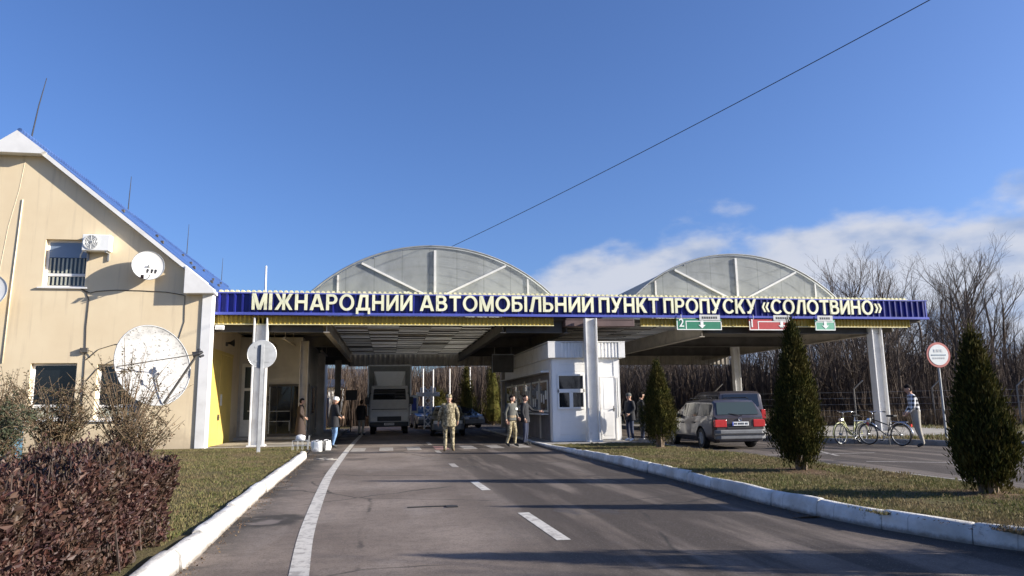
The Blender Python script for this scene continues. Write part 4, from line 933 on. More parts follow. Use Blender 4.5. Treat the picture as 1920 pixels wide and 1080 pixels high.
for y0 in (28.25,31.55,34.85): Q(MB().box(KX0-0.03,KX0-0.019,y0,y0+0.28,0.08,2.45), 'side_panel', 'greywall')
t = thing('hanging_board', 'dark framed board hung from the canopy beside the booth', 'board', (5.35,33.5,2.95))
MB().box(-0.5,0.5,-0.03,0.03,0,0.85).build('panel', 'darksteel', t); MB().box(-0.54,0.54,-0.04,-0.031,0.82,0.87).box(-0.54,-0.5,-0.04,-0.031,-0.02,0.82).build('frame', 'greymetal', t); MB().bar((-0.4,0,0.85),(-0.4,0,1.6),0.012).bar((0.4,0,0.85),(0.4,0,1.6),0.012).build('hanger', 'greymetal', t)
t = thing('monitor_board', 'small dark board on a bracket left of the white truck', 'board', (-2.0,40.0,1.8))
MB().box(-0.3,0.3,-0.05,0.05,0,0.55).build('panel', 'blackplastic', t, bevel=0.01); MB().bar((0,0,-1.7),(0,0,0),0.03).build('post', 'darksteel', t)

# ------------------------------------------------------------------ plants
def rnd_dir(): 
    z = random.uniform(-1, 1); a = random.uniform(0, 6.283); r = math.sqrt(1-z*z); return Vector((r*math.cos(a), r*math.sin(a), z))
def leaf(vs, fs, p, d, n, L_, W, fold=0.0):
    s = d.cross(n)
    if s.length < 1e-4: s = d.orthogonal()
    s.normalize(); o = len(vs); m = p+d*L_*0.45
    up = n*fold*W
    vs += [tuple(p), tuple(m+s*W/2+up), tuple(p+d*L_), tuple(m-s*W/2+up)]
    fs.append((o, o+1, o+2, o+3))
def thuja(name, h, rmax, n, zb=0.3, seed=1, prof=None, sp=1.0):
    """upright conifer: clumped vertical sprays round a core, trunk below"""
    rs = random.Random(seed); vs = []; fs = []
    def rad(t, a):
        k = prof(t) if prof else (min(1, 0.55+t*2.6) if t < 0.2 else (1-(t-0.2)/0.8)**0.80)
        return rmax*k*(1+0.13*math.sin(a*3+seed+t*6)+0.09*math.sin(a*7+t*15)+0.05*math.sin(a*13+t*31))
    clumps = [(rs.random()**1.15, rs.uniform(0, 6.283), rs.choice((rs.uniform(0.55,0.9), rs.uniform(0.85,1.0), rs.uniform(0.95,1.13)))) for _ in range(n//26)]
    for t, a, q in clumps:
        r = rad(t, a)*q; z = zb+t*(h-zb); c = Vector((r*math.cos(a), r*math.sin(a), z)); out = Vector((math.cos(a), math.sin(a), 0))
        for _ in range(26):
            p = c+Vector((rs.gauss(0, 0.038), rs.gauss(0, 0.038), rs.gauss(0, 0.11)))*sp
            d = (Vector((0,0,1))*rs.uniform(0.55,1.3)+out*rs.uniform(-0.1,0.75)+Vector((rs.uniform(-.4,.4), rs.uniform(-.4,.4), 0))).normalized()
            nn = Vector((rs.uniform(-1,1), rs.uniform(-1,1), rs.uniform(-.3,.3))).normalized()
            leaf(vs, fs, p, d, rs.uniform(0.06,0.14)*sp, rs.uniform(0.016,0.034)*sp, nn.z if False else 0.2) if False else leaf(vs, fs, p, d, nn, rs.uniform(0.045,0.105)*sp, rs.uniform(0.012,0.026)*sp, 0.2)
    for i in range(30):                                    # leader tips
        a = rs.uniform(0,6.28); p = Vector((math.cos(a)*0.03, math.sin(a)*0.03, h-rs.uniform(0.0,0.25)))
        leaf(vs, fs, p, Vector((math.cos(a)*0.3, math.sin(a)*0.3, 1)).normalized(), rnd_dir(), 0.16*sp, 0.03*sp)
    core = MB(); ks = 12; prof2 = [(0.02,zb+0.05)]+[(rad(t/10,0)*0.66+0.01, zb+0.08+t/10*(h-zb)*0.93) for t in range(11)]
    return vs, fs, prof2
def put_thuja(label, loc, h, rmax, n, seed, zb=0.32, prof=None, sp=1.0, group='clipped conifers on the island', name='thuja_tree'):
    vs, fs, cp = thuja(name, h, rmax, n, zb, seed, prof, sp)
    t = thing(name, label, 'conifer', loc, 0, group)
    MB().add(vs, fs).build('foliage', 'thuja', t, fix=False)
    tr = MB(); rs = random.Random(seed)
    for k in range(4):
        a = k*1.6+seed; tr.tube([(0.05*math.cos(a),0.05*math.sin(a),-0.05),(0.09*math.cos(a),0.09*math.sin(a),zb*0.6),(0.12*math.cos(a),0.12*math.sin(a),zb+0.35)],[0.055,0.04,0.03],6)
    for k in range(14):
        a = rs.uniform(0,6.28); r = rs.uniform(0.15,rmax*0.8); tr.tube([(0.05*math.cos(a),0.05*math.sin(a),zb*rs.uniform(0.3,0.9)),(r*0.6*math.cos(a),r*0.6*math.sin(a),zb*1.1),(r*math.cos(a),r*math.sin(a),zb+0.3)],[0.016,0.012,0.006],4)
    tr.build('trunk', 'trunk', t)
    MB().lathe(cp, n=12).build('inner_foliage', 'thuja', t)
    return t
put_thuja('smallest conical conifer, standing by the white booth', (7.78,20.0,0.105), 2.32, 0.49, 15000, 3, 0.34)
put_thuja('tall narrow conifer in the middle of the grass island', (7.25,11.9,0.165), 2.50, 0.385, 24000, 5, 0.26)
put_thuja('broad conifer nearest the camera at the right edge', (7.64,8.27,0.165), 1.90, 0.345, 30000, 9, 0.26, lambda t: (min(1, 0.5+t*3.2) if t < 0.16 else (1-(t-0.16)/0.84)**0.85))
put_thuja('conifer just outside the frame on the same island', (7.7,4.75,0.165), 2.5, 0.62, 7000, 12, 0.3)
put_thuja('conifer farther right outside the frame', (8.6,2.6,0.1), 3.0, 0.85, 7000, 14, 0.3)
for x, y, s in ((7.25,11.9,0.48),(7.64,8.27,0.42),(7.78,20.0,0.45)):        # bare earth rings
    n = 26; rs = random.Random(int(x*99))
    pts = [(x+s*1.25*rs.uniform(.8,1.15)*math.cos(6.283*i/n), y+s*1.5*rs.uniform(.8,1.15)*math.sin(6.283*i/n)) for i in range(n)]
    struct(MB().add([(a,b,iz(y)+0.014) for a,b in pts]+[(x,y,iz(y)+0.045)], [(i,(i+1) % n,n) for i in range(n)]).build('earth_ring', 'mulch'))
for label, loc, h, r, s in (('dark conifer under the far end of the canopy behind the soldier', (5.1,47.5,0), 3.7, 0.85, 21),('tall dark conifer between the far right columns', (7.6,52.5,0), 4.7, 0.95, 22),('low rounded conifer behind the white lattice barrier', (3.6,51.0,0), 2.3, 1.1, 23)):
    put_thuja(label, loc, h, r, 3600, s, 0.2, sp=1.9, group='conifers beyond the canopy')

# clipped purple hedge, near left
def hedge():
    vs = []; fs = []; rs = random.Random(4)
    X0, X1, Y0, Y1, H = -7.5, -2.18, 4.6, 8.05, 0.765
    def top(x, y): return H+0.06*math.sin(x*2.1+y)+0.05*math.sin(x*5.3+y*3.1)+0.035*math.sin(y*9+x*4)
    from mathutils import noise as mn
    for i in range(125000):
        q = rs.random()
        if q < 0.50: x = rs.uniform(X0, X1); y = rs.uniform(Y0, Y1); z = top(x, y)-abs(rs.gauss(0, 0.07))+0.03; n = Vector((0,0,1))
        elif q < 0.80: x = X1-abs(rs.gauss(0,0.08))+0.04*math.sin(rs.random()*9); y = rs.uniform(Y0,Y1); z = rs.uniform(-0.05,1)*top(x,y); n = Vector((1,0,0))
        else: x = rs.uniform(X0,X1); y = (Y0+abs(rs.gauss(0,0.08))) if rs.random() < 0.5 else (Y1-abs(rs.gauss(0,0.08))); z = rs.uniform(0.15,1)*top(x,y); n = Vector((0,-1 if y < 6 else 1,0))
        if mn.noise(Vector((x*2.7,y*2.7,z*2.7))) < rs.uniform(-0.6,0.26): continue
        big = rs.choice((0.6,0.8,1,1,1.3,1.7))
        zr = max(0, z/1.0); e = 0.16*max(0, zr)**5
        if n.x: x -= e
        if n.y: y -= e*n.y
        if n.z: 
            dd = min(X1-x, Y1-y, y-Y0); z -= 0.14*max(0, 1-dd/0.22)**2
        pn = n*0.13*mn.noise(Vector((x*1.9,y*1.9,z*1.9+5))); x += pn.x; y += pn.y; z += pn.z
        d = (n*rs.uniform(0.1,0.9)+Vector((rs.uniform(-1,1),rs.uniform(-1,1),rs.uniform(0.0,1.5)))).normalized()
        leaf(vs, fs, Vector((x,y,z+0.13)), d, (n+Vector((rs.uniform(-1,1),rs.uniform(-1,1),rs.uniform(-1,1)))*0.9).normalized(), rs.uniform(0.024,0.05)*big, rs.uniform(0.012,0.024)*big, 0.25)
    for i in range(700):                                   # shoots standing above the trim line
        x = rs.uniform(X0,X1); y = rs.uniform(Y0,Y1); h = rs.uniform(0.03,0.18); z = top(x,y)+0.15
        for k in range(6):
            leaf(vs, fs, Vector((x,y,z+h*k/6)), Vector((rs.uniform(-1,1),rs.uniform(-1,1),0.9)).normalized(), rnd_dir(), rs.uniform(0.035,0.06), 0.022, 0.2)
    st = MB()
    for i in range(1500):
        x = rs.uniform(X0+.1,X1-.04); y = rs.uniform(Y0+.1,Y1-.05); z = top(x,y)+0.17+rs.uniform(-.06,.10); st.tube([(x+rs.uniform(-.2,.2),y+rs.uniform(-.2,.2),0.15),(x+rs.uniform(-.08,.08),y+rs.uniform(-.08,.08),z*0.6),(x,y,z)],[0.009,0.007,0.003],4)
    t = thing('purple_hedge', 'clipped dark purple hedge filling the lower left corner', 'hedge', (-4.8,6.3,0.17))
    mv = Matrix.Translation((4.8,-6.3,-0.17))
    MB().add(vs, fs).xf(mv).build('foliage', 'hedgeleaf', t, fix=False); st.xf(mv).build('stem', 'darkcane', t)
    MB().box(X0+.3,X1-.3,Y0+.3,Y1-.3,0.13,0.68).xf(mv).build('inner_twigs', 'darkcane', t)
hedge()
def shrub(name, label, loc, h, w, canes, leaves, seed, lm='roseleaf', lsz=0.05, arch=0.6, group=None):
    rs = random.Random(seed); st = MB(); vs = []; fs = []
    ends = []
    for i in range(canes):
        a = rs.uniform(0,6.283); r = w*rs.uniform(0.2,1.0); hh = h*rs.uniform(0.55,1.05)
        p = [Vector((0.12*math.cos(a)*rs.random(), 0.12*math.sin(a)*rs.random(), 0))]
        for k in range(1,6):
            t = k/5; p.append(Vector((r*t**1.5*math.cos(a)+rs.gauss(0,.03), r*t**1.5*math.sin(a)+rs.gauss(0,.03), hh*(t-0.18*arch*t**3))))
        st.tube(p, [0.014,0.012,0.010,0.008,0.006,0.003], 4)
        ends.append(p)
        for k in range(3):
            b = p[rs.randint(2,4)]; d = (rnd_dir()+Vector((0,0,0.6))).normalized()*rs.uniform(0.15,0.45); st.tube([b,b+d*0.5+Vector((0,0,.03)),b+d],[0.006,0.005,0.002],3); ends.append([b,b+d*.5,b+d])
    for i in range(leaves):
        p = rs.choice(ends); k = rs.uniform(0.25,1)*(len(p)-1); j = min(int(k), len(p)-2); q = p[j].lerp(p[j+1], k-j)
        d = (rnd_dir()+Vector((0,0,-0.1))).normalized(); leaf(vs, fs, q+d*0.02, d, rnd_dir(), rs.uniform(0.6,1.3)*lsz, rs.uniform(0.3,0.6)*lsz, 0.2)
    t = thing(name, label, 'shrub', loc, 0, group)
    st.build('stem', 'cane', t); MB().add(vs, fs).build('foliage', lm, t, fix=False)
    return t
G1 = 'shrubs behind the purple hedge'
shrub('rose_bush', 'tall sparse rose bush with bare canes before the lower left window', (-8.0,16.5,0.13), 2.55, 1.3, 70, 5200, 31, group=G1)
shrub('rose_bush', 'reddish brown rose bush between the two lower windows', (-6.3,15.2,0.13), 2.1, 1.1, 70, 6500, 32, group=G1)
shrub('rose_bush', 'thin pale bush with long canes in front of the large dish', (-5.2,15.6,0.13), 2.9, 1.2, 60, 2600, 33, group=G1)
shrub('rose_bush', 'low brown bush at the foot of the large dish', (-4.5,14.2,0.13), 1.4, 0.85, 50, 2600, 34, group=G1)
shrub('green_shrub', 'dull green shrub at far left behind the purple hedge', (-7.3,13.0,0.13), 1.6, 1.1, 44, 6000, 35, 'greenleaf', 0.06, group=G1)
shrub('green_shrub', 'grey green shrub below the lower left window', (-6.2,12.6,0.13), 1.6, 1.1, 44, 6000, 36, 'greenleaf', 0.06, group=G1)
shrub('rose_bush', 'orange brown leafy bush just behind the hedge top', (-5.0,11.2,0.13), 0.95, 0.85, 34, 3600, 37, group=G1)
shrub('rose_bush', 'dark leafy bush behind the hedge at far left', (-6.0,10.2,0.13), 0.95, 0.9, 34, 3600, 38, group=G1)
shrub('rose_bush', 'small dark shrub at the right end behind the hedge', (-3.5,10.6,0.13), 0.75, 0.5, 20, 900, 39, group=G1)
t = shrub('rose_bush', 'tall wispy bush at the left edge against the wall', (-9.3,17.5,0.13), 2.4, 1.2, 60, 4200, 40, group=G1)
t = thing('water_barrel', 'small blue plastic barrel at the far left behind the shrubs', 'barrel', (-9.0,19.2,0.17))
MB().lathe([(0.02,0),(0.27,0.0),(0.30,0.08),(0.31,0.3),(0.32,0.32),(0.31,0.34),(0.31,0.62),(0.32,0.64),(0.31,0.66),(0.29,0.88),(0.25,0.93),(0.02,0.93)], n=20).build('body', 'bluebin', t, smooth=True, sharp=40); MB().cyl((0.12,0,0.95),0.05,0.05,'z',10).build('cap', 'black', t)

# bare trees
def bare_tree(seed, h, spread=0.5, twig=3):
    rs = random.Random(seed); tr = MB(); tw = MB(); cnt = [0]
    def grow(p, d, length, r, lvl):
        n = 4 if lvl < 2 else 2; pts = [p]; rads = [r]; q = p; dd = d
        for i in range(n):
            dd = (dd+Vector((rs.gauss(0,.10),rs.gauss(0,.10),rs.gauss(0.04,.05)))).normalized(); q = q+dd*length/n; pts.append(q); rads.append(max(0.006, r*(1-0.62*(i+1)/n)))
        (tr if lvl < 2 else tw).tube(pts, rads, 7 if lvl == 0 else (5 if lvl == 1 else 3), lvl < 2)
        if lvl >= 4 or r < 0.008: return
        kids = (9, 7, 5, twig)[lvl]
        for i in range(kids):
            t = rs.uniform(0.28 if lvl == 0 else 0.2, 1.0); j = min(int(t*n), n-1); b = pts[j].lerp(pts[j+1], t*n-j)
            a = rs.uniform(0,6.283); s = dd.orthogonal().normalized(); s2 = dd.cross(s)
            nd = (dd*rs.uniform(0.55,1.0)+(s*math.cos(a)+s2*math.sin(a))*rs.uniform(0.45,1.0)*spread*1.6+Vector((0,0,0.25))).normalized()
            grow(b, nd, length*rs.uniform(0.34,0.58)*(1.15-0.4*t), rads[j]*rs.uniform(0.38,0.58), lvl+1)
    grow(Vector((0,0,-0.1)), Vector((rs.gauss(0,.04),rs.gauss(0,.04),1)).normalized(), h*0.86, h*0.011+0.03, 0)
    return tr, tw
protos = []
GT = 'bare trees of the wood behind the canopy'
LBL = 'slender leafless tree in the brown wood behind the canopy'
for k, (h, s) in enumerate(((11,0.42),(12.5,0.5),(9.5,0.6),(13,0.36),(8,0.7),(10.5,0.5),(6.5,0.8))):
    tr, tw = bare_tree(100+k, h, s); t = thing('bare_tree', LBL, 'tree', (0,0,0), 0, GT)
    tr.build('trunk', 'bark', t, smooth=True, fix=False); tw.build('twigs', 'bark', t, fix=False); protos.append(t)
used = set()
def plant(k, x, y, sc=1.0, label=None):
    rz = random.uniform(0,6.28)
    if k not in used:
        used.add(k); t = protos[k]; t.location = (x,y,0.0); t.rotation_euler = (0,0,rz); t.scale = (sc,)*3
        if label: t['label'] = label
        return t
    return dup(protos[k], (x,y,0.0), rz, label or LBL, sc)
# individually placed ones standing clear of the canopy roof
for k, x, y, sc, lab in ((1,47,50,0.98,'tallest leafless tree at the right edge against the clouds'),(3,42,47,0.86,'forked leafless tree second from the right edge'),(0,37,45,0.88,'leafless tree just right of the fascia end'),(2,40.5,56,1.22,'spreading leafless tree behind the fascia end'),(5,35,58,1.12,'thin leafless tree rising above the fascia end'),(6,33,62,1.70,'wispy leafless tree above the last letters of the sign'),
                         (4,52,56,1.4,'broad leafless crown at the extreme right')):
    plant(k, x, y, sc, lab)
for i in range(104):
    a = random.uniform(0.10, 0.80); d = random.uniform(47, 84)
    x, y = d*math.sin(a), d*math.cos(a)
    if x < 8 and y < 60: y += 14
    hmax = 6.2 if a < 0.5 else (8.0 if a < 0.6 else 10.5)
    k = random.randrange(7); hp = (11,12.5,9.5,13,8,10.5,6.5)[k]
    plant(k, x, y, min(1.15, hmax*random.uniform(0.75,1.08)*(d/58)/hp))
for i in range(30):                                        # nearer right-hand thicket
    x = random.uniform(27, 46); y = random.uniform(30, 46)
    plant(random.choice((4,6,2)), x, y, random.uniform(0.42,0.75))
for i in range(26): plant(random.choice((0,2,4,5)), random.uniform(-12,14), random.uniform(64,92), random.uniform(0.5,0.8))
for x, y, k, sc in ((17,-2.2,4,0.8),(21,-3.4,6,0.9),(26,-6,2,0.8),(15,0.6,4,0.7),(18.5,1.2,6,0.8),(14.5,-1.5,6,0.75)):              # bare trees outside the frame whose shade reaches the road
    plant(k, x, y, sc, 'leafless tree outside the frame on the right of the road')
# undergrowth of the wood: countless stems
def thicket(name, label, n, area, hmin, hmax, mat, wid):
    vs = []; fs = []
    for i in range(n):
        x, y = area(); h = random.uniform(hmin, hmax); a = random.uniform(0,6.28); w = wid*random.uniform(0.5,1.4)
        lx, ly = random.gauss(0,.13)*h, random.gauss(0,.13)*h; dx, dy = math.cos(a)*w, math.sin(a)*w; o = len(vs)
        vs += [(x-dx,y-dy,0),(x+dx,y+dy,0),(x+lx*.5+dx*.7,y+ly*.5+dy*.7,h*.55),(x+lx*.5-dx*.7,y+ly*.5-dy*.7,h*.55),(x+lx,y+ly,h)]; fs += [(o,o+1,o+2,o+3),(o+3,o+2,o+4)]
        if random.random() < 0.8:
            for _ in range(4):
                t = random.uniform(.3,.85); b = Vector((x+lx*t*.8,y+ly*t*.8,h*t)); e = b+Vector((random.gauss(0,.35),random.gauss(0,.35),random.uniform(.1,.6)))*h*.24; o = len(vs)
                vs += [tuple(b+Vector((dx,dy,0))*.5), tuple(b-Vector((dx,dy,0))*.5), tuple(e)]; fs.append((o,o+1,o+2))
    return tag(MB().add(vs, fs).build(name, mat, fix=False), label, 'undergrowth', kind='stuff')
def far_area():
    while True:
        a = random.uniform(-0.30,0.86); d = random.uniform(50,95); x, y = d*math.sin(a), d*math.cos(a)
        if y > 55 or x > 20: return x, y
thicket('undergrowth', 'dense brown leafless undergrowth filling the wood behind the canopy', 30000, far_area, 1.5, 6.2, 'twig', 0.04)
def near_area(): return random.uniform(25.5,52), random.uniform(29.5,48)
thicket('undergrowth', 'dark leafless brush behind the wire fence on the right', 9000, near_area, 0.8, 3.6, 'twig', 0.02)
def dry_area():
    x = random.uniform(15,42); return x, random.uniform(30.5,33.5)-0.35*(x-23)+(2 if x < 23 else 0)
thicket('dry_grass', 'belt of dry reddish brown weeds along the fence behind the bicycles', 6500, dry_area, 0.4, 1.15, 'drygrass', 0.02)
# far wooded rise that closes the horizon
def rise():
    vs = []; n = 120
    for i in range(n+1):
        a = -1.3+2.6*i/n; h = 7.4+1.1*math.sin(i*0.5)+0.7*math.sin(i*1.7)+0.5*math.sin(i*4.1)
        for d, z in ((104,-0.1),(112,h*0.75),(125,h),(180,h*0.9),(240,-0.1)): vs.append((d*math.sin(a), d*math.cos(a), z))
    return MB().add(vs, [(i*5+j,(i+1)*5+j,(i+1)*5+j+1,i*5+j+1) for i in range(n) for j in range(4)])
struct(rise().build('hills', P('wooded_rise', (0.062,0.048,0.040), 1.0, var=0.35, vs=0.5, bump=1.0, bs=3), smooth=True))

# fence posts with bent tops and wires
pts = []
fpd = Vector((25.9-23.0, 30.5-32.8)); 
for i in range(-2, 7):
    x, y = 23.05+i*2.83*1.0, 32.6-i*2.02*0.95
    pts.append((x, y))
for i, (x, y) in enumerate(pts):
    lab = 'concrete fence post with bent top, standing just left of the white canopy column' if i == 2 else ('concrete fence post with bent top, behind the road sign post' if i == 3 else 'grey concrete fence post with a bent top in the wire fence on the right')
    t = thing('fence_post', lab, 'fence post', (x,y,0.1), 0, 'posts of the wire fence')
    MB().tube([(0,0,0),(0,0,1.85),(0.42,-0.1,2.25)],[0.05,0.045,0.035],4).build('shaft', 'darkkerb', t); MB().bar((0.42,-0.1,2.24),(0.46,-0.11,2.28),0.03).build('tip', 'greymetal', t)
mb = MB()
for z in (0.3,0.6,0.9,1.2,1.5,1.8): mb.tube([(x,y,z) for x,y in pts], 0.006, 3)
tag(mb.build('fence_wire', 'greymetal'), 'thin wires strung between the bent-top fence posts', 'fence wire')
# overhead line
A = Vector((1.9,34.0,8.6)); Bv = Vector((13.6,13.5,11.35)); P2 = [A+(Bv-A)*t+Vector((0,0,-0.5*4*t*(1-t)*0.35)) for t in [i/24*1.25 for i in range(25)]]
tag(MB().tube(P2, 0.013, 5).build('overhead_wire', 'wire'), 'single dark overhead wire crossing the sky from the left skylight to upper right', 'wire')
t = thing('antenna_mast', 'thin mast behind the left skylight that holds the overhead wire', 'mast', (1.9,34.0,7.4)); MB().bar((0,0,0),(0,0,1.2),0.03).build('mast', 'greymetal', t); MB().cyl((0,0,1.2),0.05,0.1,'z',8).build('insulator', 'white', t)

# ------------------------------------------------------------------ vehicles
def interp(tab, y):
    if y <= tab[0][0]: return tab[0][1]
    for (a, p), (b, q) in zip(tab, tab[1:]):
        if y <= b: return p+(q-p)*(y-a)/(b-a)
    return tab[-1][1]
def car(name, label, loc, rz, paint, spec, cat='car', mats=None, group=None):
    """y = forward; the nose is at +L/2. A ring-lofted shell with wheel arches, windows as separate panes"""
    t = thing(name, label, cat, loc, rz, group); Lc = spec['L']; h2 = Lc/2
    roof, belt, hw, floor = spec['roof'], spec['belt'], spec['hw'], spec.get('floor', 0.24); wr = spec['wr']; axles = spec['axles']; tum = spec.get('tumble', 0.80)
    ys = sorted(set([y for y, _ in roof]+[y for y, _ in belt]+[y for y, _ in hw]+[a+d*wr*1.18 for a in axles for d in (-1.001,-1,-.9,-.65,-.35,0,.35,.65,.9,1,1.001)]+spec.get('cuts', [])))
    def fl(y):
        z = floor
        for a in axles:
            d = abs(y-a)/(wr*1.18)
            if d < 1: z = max(z, wr+wr*1.18*math.sqrt(1-d*d))
        return z
    def ring(y):
        w = interp(hw, y); b = interp(belt, y); r = max(interp(roof, y), b+0.012); f = fl(y); k = min(1, (r-b)/0.45); wt = w*(1-(1-tum)*k)
        zs = max(f+0.02, 0.50); zm = max(b-0.13, zs+0.02)
        half = [(w*0.90, f), (w*0.985, max(f+0.01, 0.36)), (w, zs), (w*0.995, zm), (w*0.965, b), (wt, b+(r-b)*0.86), (wt*0.93, r-0.012*k), (wt*0.5, r+0.012*k)]
        return [(x, y, z) for x, z in half]+[(-x, y, z) for x, z in reversed(half)]
    rg = [ring(y) for y in ys]; n = 16; mb = MB(); vs = [p for r in rg for p in r]
    fs = [(i*n+j, i*n+(j+1) % n, (i+1)*n+(j+1) % n, (i+1)*n+j) for i in range(len(ys)-1) for j in range(n)]
    fs += [tuple(range(n)), tuple((len(ys)-1)*n+j for j in range(n))]
    mb.add(vs, fs); mb.build('body', paint, t, smooth=True, sharp=11)
    def at(y, s, u):                                      # point on the side glass, u 0 belt .. 1 roof edge
        r = ring(y); a, b = Vector(r[4]), Vector(r[5]); p = a.lerp(b, u); p.x = (abs(p.x)+0.008)*s; return p
    for y0, y1 in spec['side']:
        for s in (1, -1):
            k = 4; q = [y0+(y1-y0)*i/k for i in range(k+1)]
            v = [at(y, s, 0.10) for y in q]+[at(y, s, 0.93) for y in q]
            MB().add(v, [(i,i+1,k+1+i+1,k+1+i) for i in range(k)]).build('side_window', 'carglass', t, fix=False)
    for nm, (y0, y1, kx) in (('rear_window', spec['rear']), ('windscreen', spec['front'])):
        v = []
        for y in (y0, y1):
            r = ring(y); w = abs(r[6][0])*kx; z = interp(roof, y)
            v += [(w, y, z+0.012), (-w, y, z+0.012)]
        off = Vector((0, -0.012 if nm == 'rear_window' else 0.012, 0.004)); v = [tuple(Vector(p)+off) for p in v]
        MB().add(v, [(0,1,3,2)]).build(nm, spec.get('rearglass', 'glass2') if nm == 'rear_window' else 'glass', t, fix=False)
    for a in axles:
        for s in (1, -1):
            w = interp(hw, a); x = s*(w-0.10)
            wh = thing('wheel', None, None, (x, a, wr)); wh.parent = t
            del_keys = [k for k in ('label','category') if k in wh]
            MB().lathe([(wr*0.62,-0.09),(wr*0.95,-0.095),(wr,-0.06),(wr,0.06),(wr*0.95,0.095),(wr*0.62,0.09)], n=26).xf(Matrix.Rotation(R(90),4,'Y')).build('tyre', 'black', wh, smooth=True, sharp=40)
            rm = MB().cyl((s*0.05,0,0),wr*0.63,0.05,'x',22).cyl((s*0.08,0,0),wr*0.16,0.04,'x',12)
            for k in range(6): aa = k*math.pi/3; rm.obox((s*0.082, wr*0.36*math.cos(aa), wr*0.36*math.sin(aa)), (0.02, wr*0.5, wr*0.13), (aa,0,0))
            rm.build('rim', 'greymetal', wh)
    rw = interp(hw, -h2+0.06); zb = spec['lamp_z']
    for s in (1, -1):
        a, b, w2 = spec['lamp']
        MB().box(min(s*a,s*b),max(s*a,s*b),-h2-0.025,-h2+0.14,zb,zb+w2).build('tail_light', 'taillight', t, bevel=0.015)
        MB().box(min(s*(rw-0.06),s*(rw-0.42)),max(s*(rw-0.06),s*(rw-0.42)),h2-0.10,h2+0.012,zb-0.08,zb+0.07).build('headlight', 'headlight', t, bevel=0.015)
        mi = at(spec['side'][-1][1]-0.08, s, 0.14); MB().obox((mi.x+s*0.09, mi.y, mi.z+0.03),(0.17,0.09,0.12)).build('mirror', paint, t, bevel=0.02)
    bz = spec.get('bump_z', (0.30,0.58))
    for e, nm in ((-1,'rear_bumper'),(1,'front_bumper')):
        ww = rw+0.02; MB().prism([(-ww,e*(h2-0.16)),(-ww,e*(h2+0.02)),(-ww+0.14,e*(h2+0.085)),(ww-0.14,e*(h2+0.085)),(ww,e*(h2+0.02)),(ww,e*(h2-0.16))], 'z', *bz).build(nm, spec.get('bmat','bumper'), t, bevel=0.03)
    pz = spec.get('plate_z', zb+0.0); py_ = -h2-0.036
    pl = MB().box(-0.26,0.26,py_-0.01,py_,pz,pz+0.115).build('number_plate', 'plate', t, bevel=0.003)
    MB().box(-0.258,-0.218,py_-0.014,py_-0.0105,pz+0.002,pz+0.113).build('plate_band', 'plateblue', pl)
    g = MB()
    for i, x in enumerate((-0.18,-0.13,-0.06,-0.01,0.04,0.09,0.16,0.21)): g.box(x-0.018,x+0.018,py_-0.014,py_-0.0105,pz+0.03,pz+0.088)
    g.build('plate_characters', 'signdark', pl)
    MB().box(-rw*0.86,rw*0.86,-h2+0.25,h2-0.25,floor-0.04,floor+0.1).build('underside', 'black', t)
    for y in spec.get('doors', []):
        for s in (1,-1):
            w = interp(hw, y); MB().box(min(s*(w-0.01),s*(w+0.022)),max(s*(w-0.01),s*(w+0.022)),y-0.11,y+0.11,interp(belt,y)-0.17,interp(belt,y)-0.13).build('door_handle', 'blackplastic', t, bevel=0.008)
    return t
estate = dict(L=4.6, wr=0.31, axles=(-1.30,1.33), hw=[(-2.3,0.72),(-2.15,0.83),(-1.2,0.86),(1.2,0.86),(2.0,0.78),(2.3,0.60)],
    roof=[(-2.3,0.92),(-2.22,0.98),(-1.98,1.40),(-1.85,1.46),(-0.6,1.49),(0.3,1.46),(1.1,0.99),(2.2,0.80),(2.3,0.68)], belt=[(-2.3,0.92),(-2.0,0.95),(0.9,0.90),(1.1,0.955),(2.2,0.76),(2.3,0.62)],
    side=[(-1.92,-1.08),(-0.98,-0.12),(-0.02,0.66)], rear=(-2.20,-1.99,0.93), front=(0.38,1.02,0.92), lamp=(0.42,0.79,0.22), lamp_z=0.66, plate_z=0.70, doors=(-0.75,0.25), cuts=[-2.1,-1.92,-1.08,-0.98,-0.12,-0.02,0.66], tumble=0.80)
c1 = car('estate_car', 'grey estate car with red tail lights and white number plate seen from behind', (10.55,22.55,0), R(-3), 'carsilver', estate)
MB().tube([(-0.58,-1.7,1.50),(-0.58,-1.6,1.54),(-0.58,0.1,1.54),(-0.58,0.2,1.49)],0.018,6).tube([(0.58,-1.7,1.50),(0.58,-1.6,1.54),(0.58,0.1,1.54),(0.58,0.2,1.49)],0.018,6).build('roof_rail', 'blackplastic', c1)
MB().tube([(0.1,-2.26,0.99),(0.05,-2.24,1.01),(-0.28,-2.20,1.06)],0.012,5).build('rear_wiper', 'blackplastic', c1)
MB().torus((0,-2.33,0.885),0.045,0.01,'y',16,5).build('badge', 'chrome', c1); MB().box(-0.40,0.40,-2.318,-2.29,0.62,0.69).build('tailgate_recess', 'blackplastic', c1)
MB().box(-0.84,0.84,-2.41,-2.36,0.44,0.48).build('bumper_strip', 'blackplastic', c1)
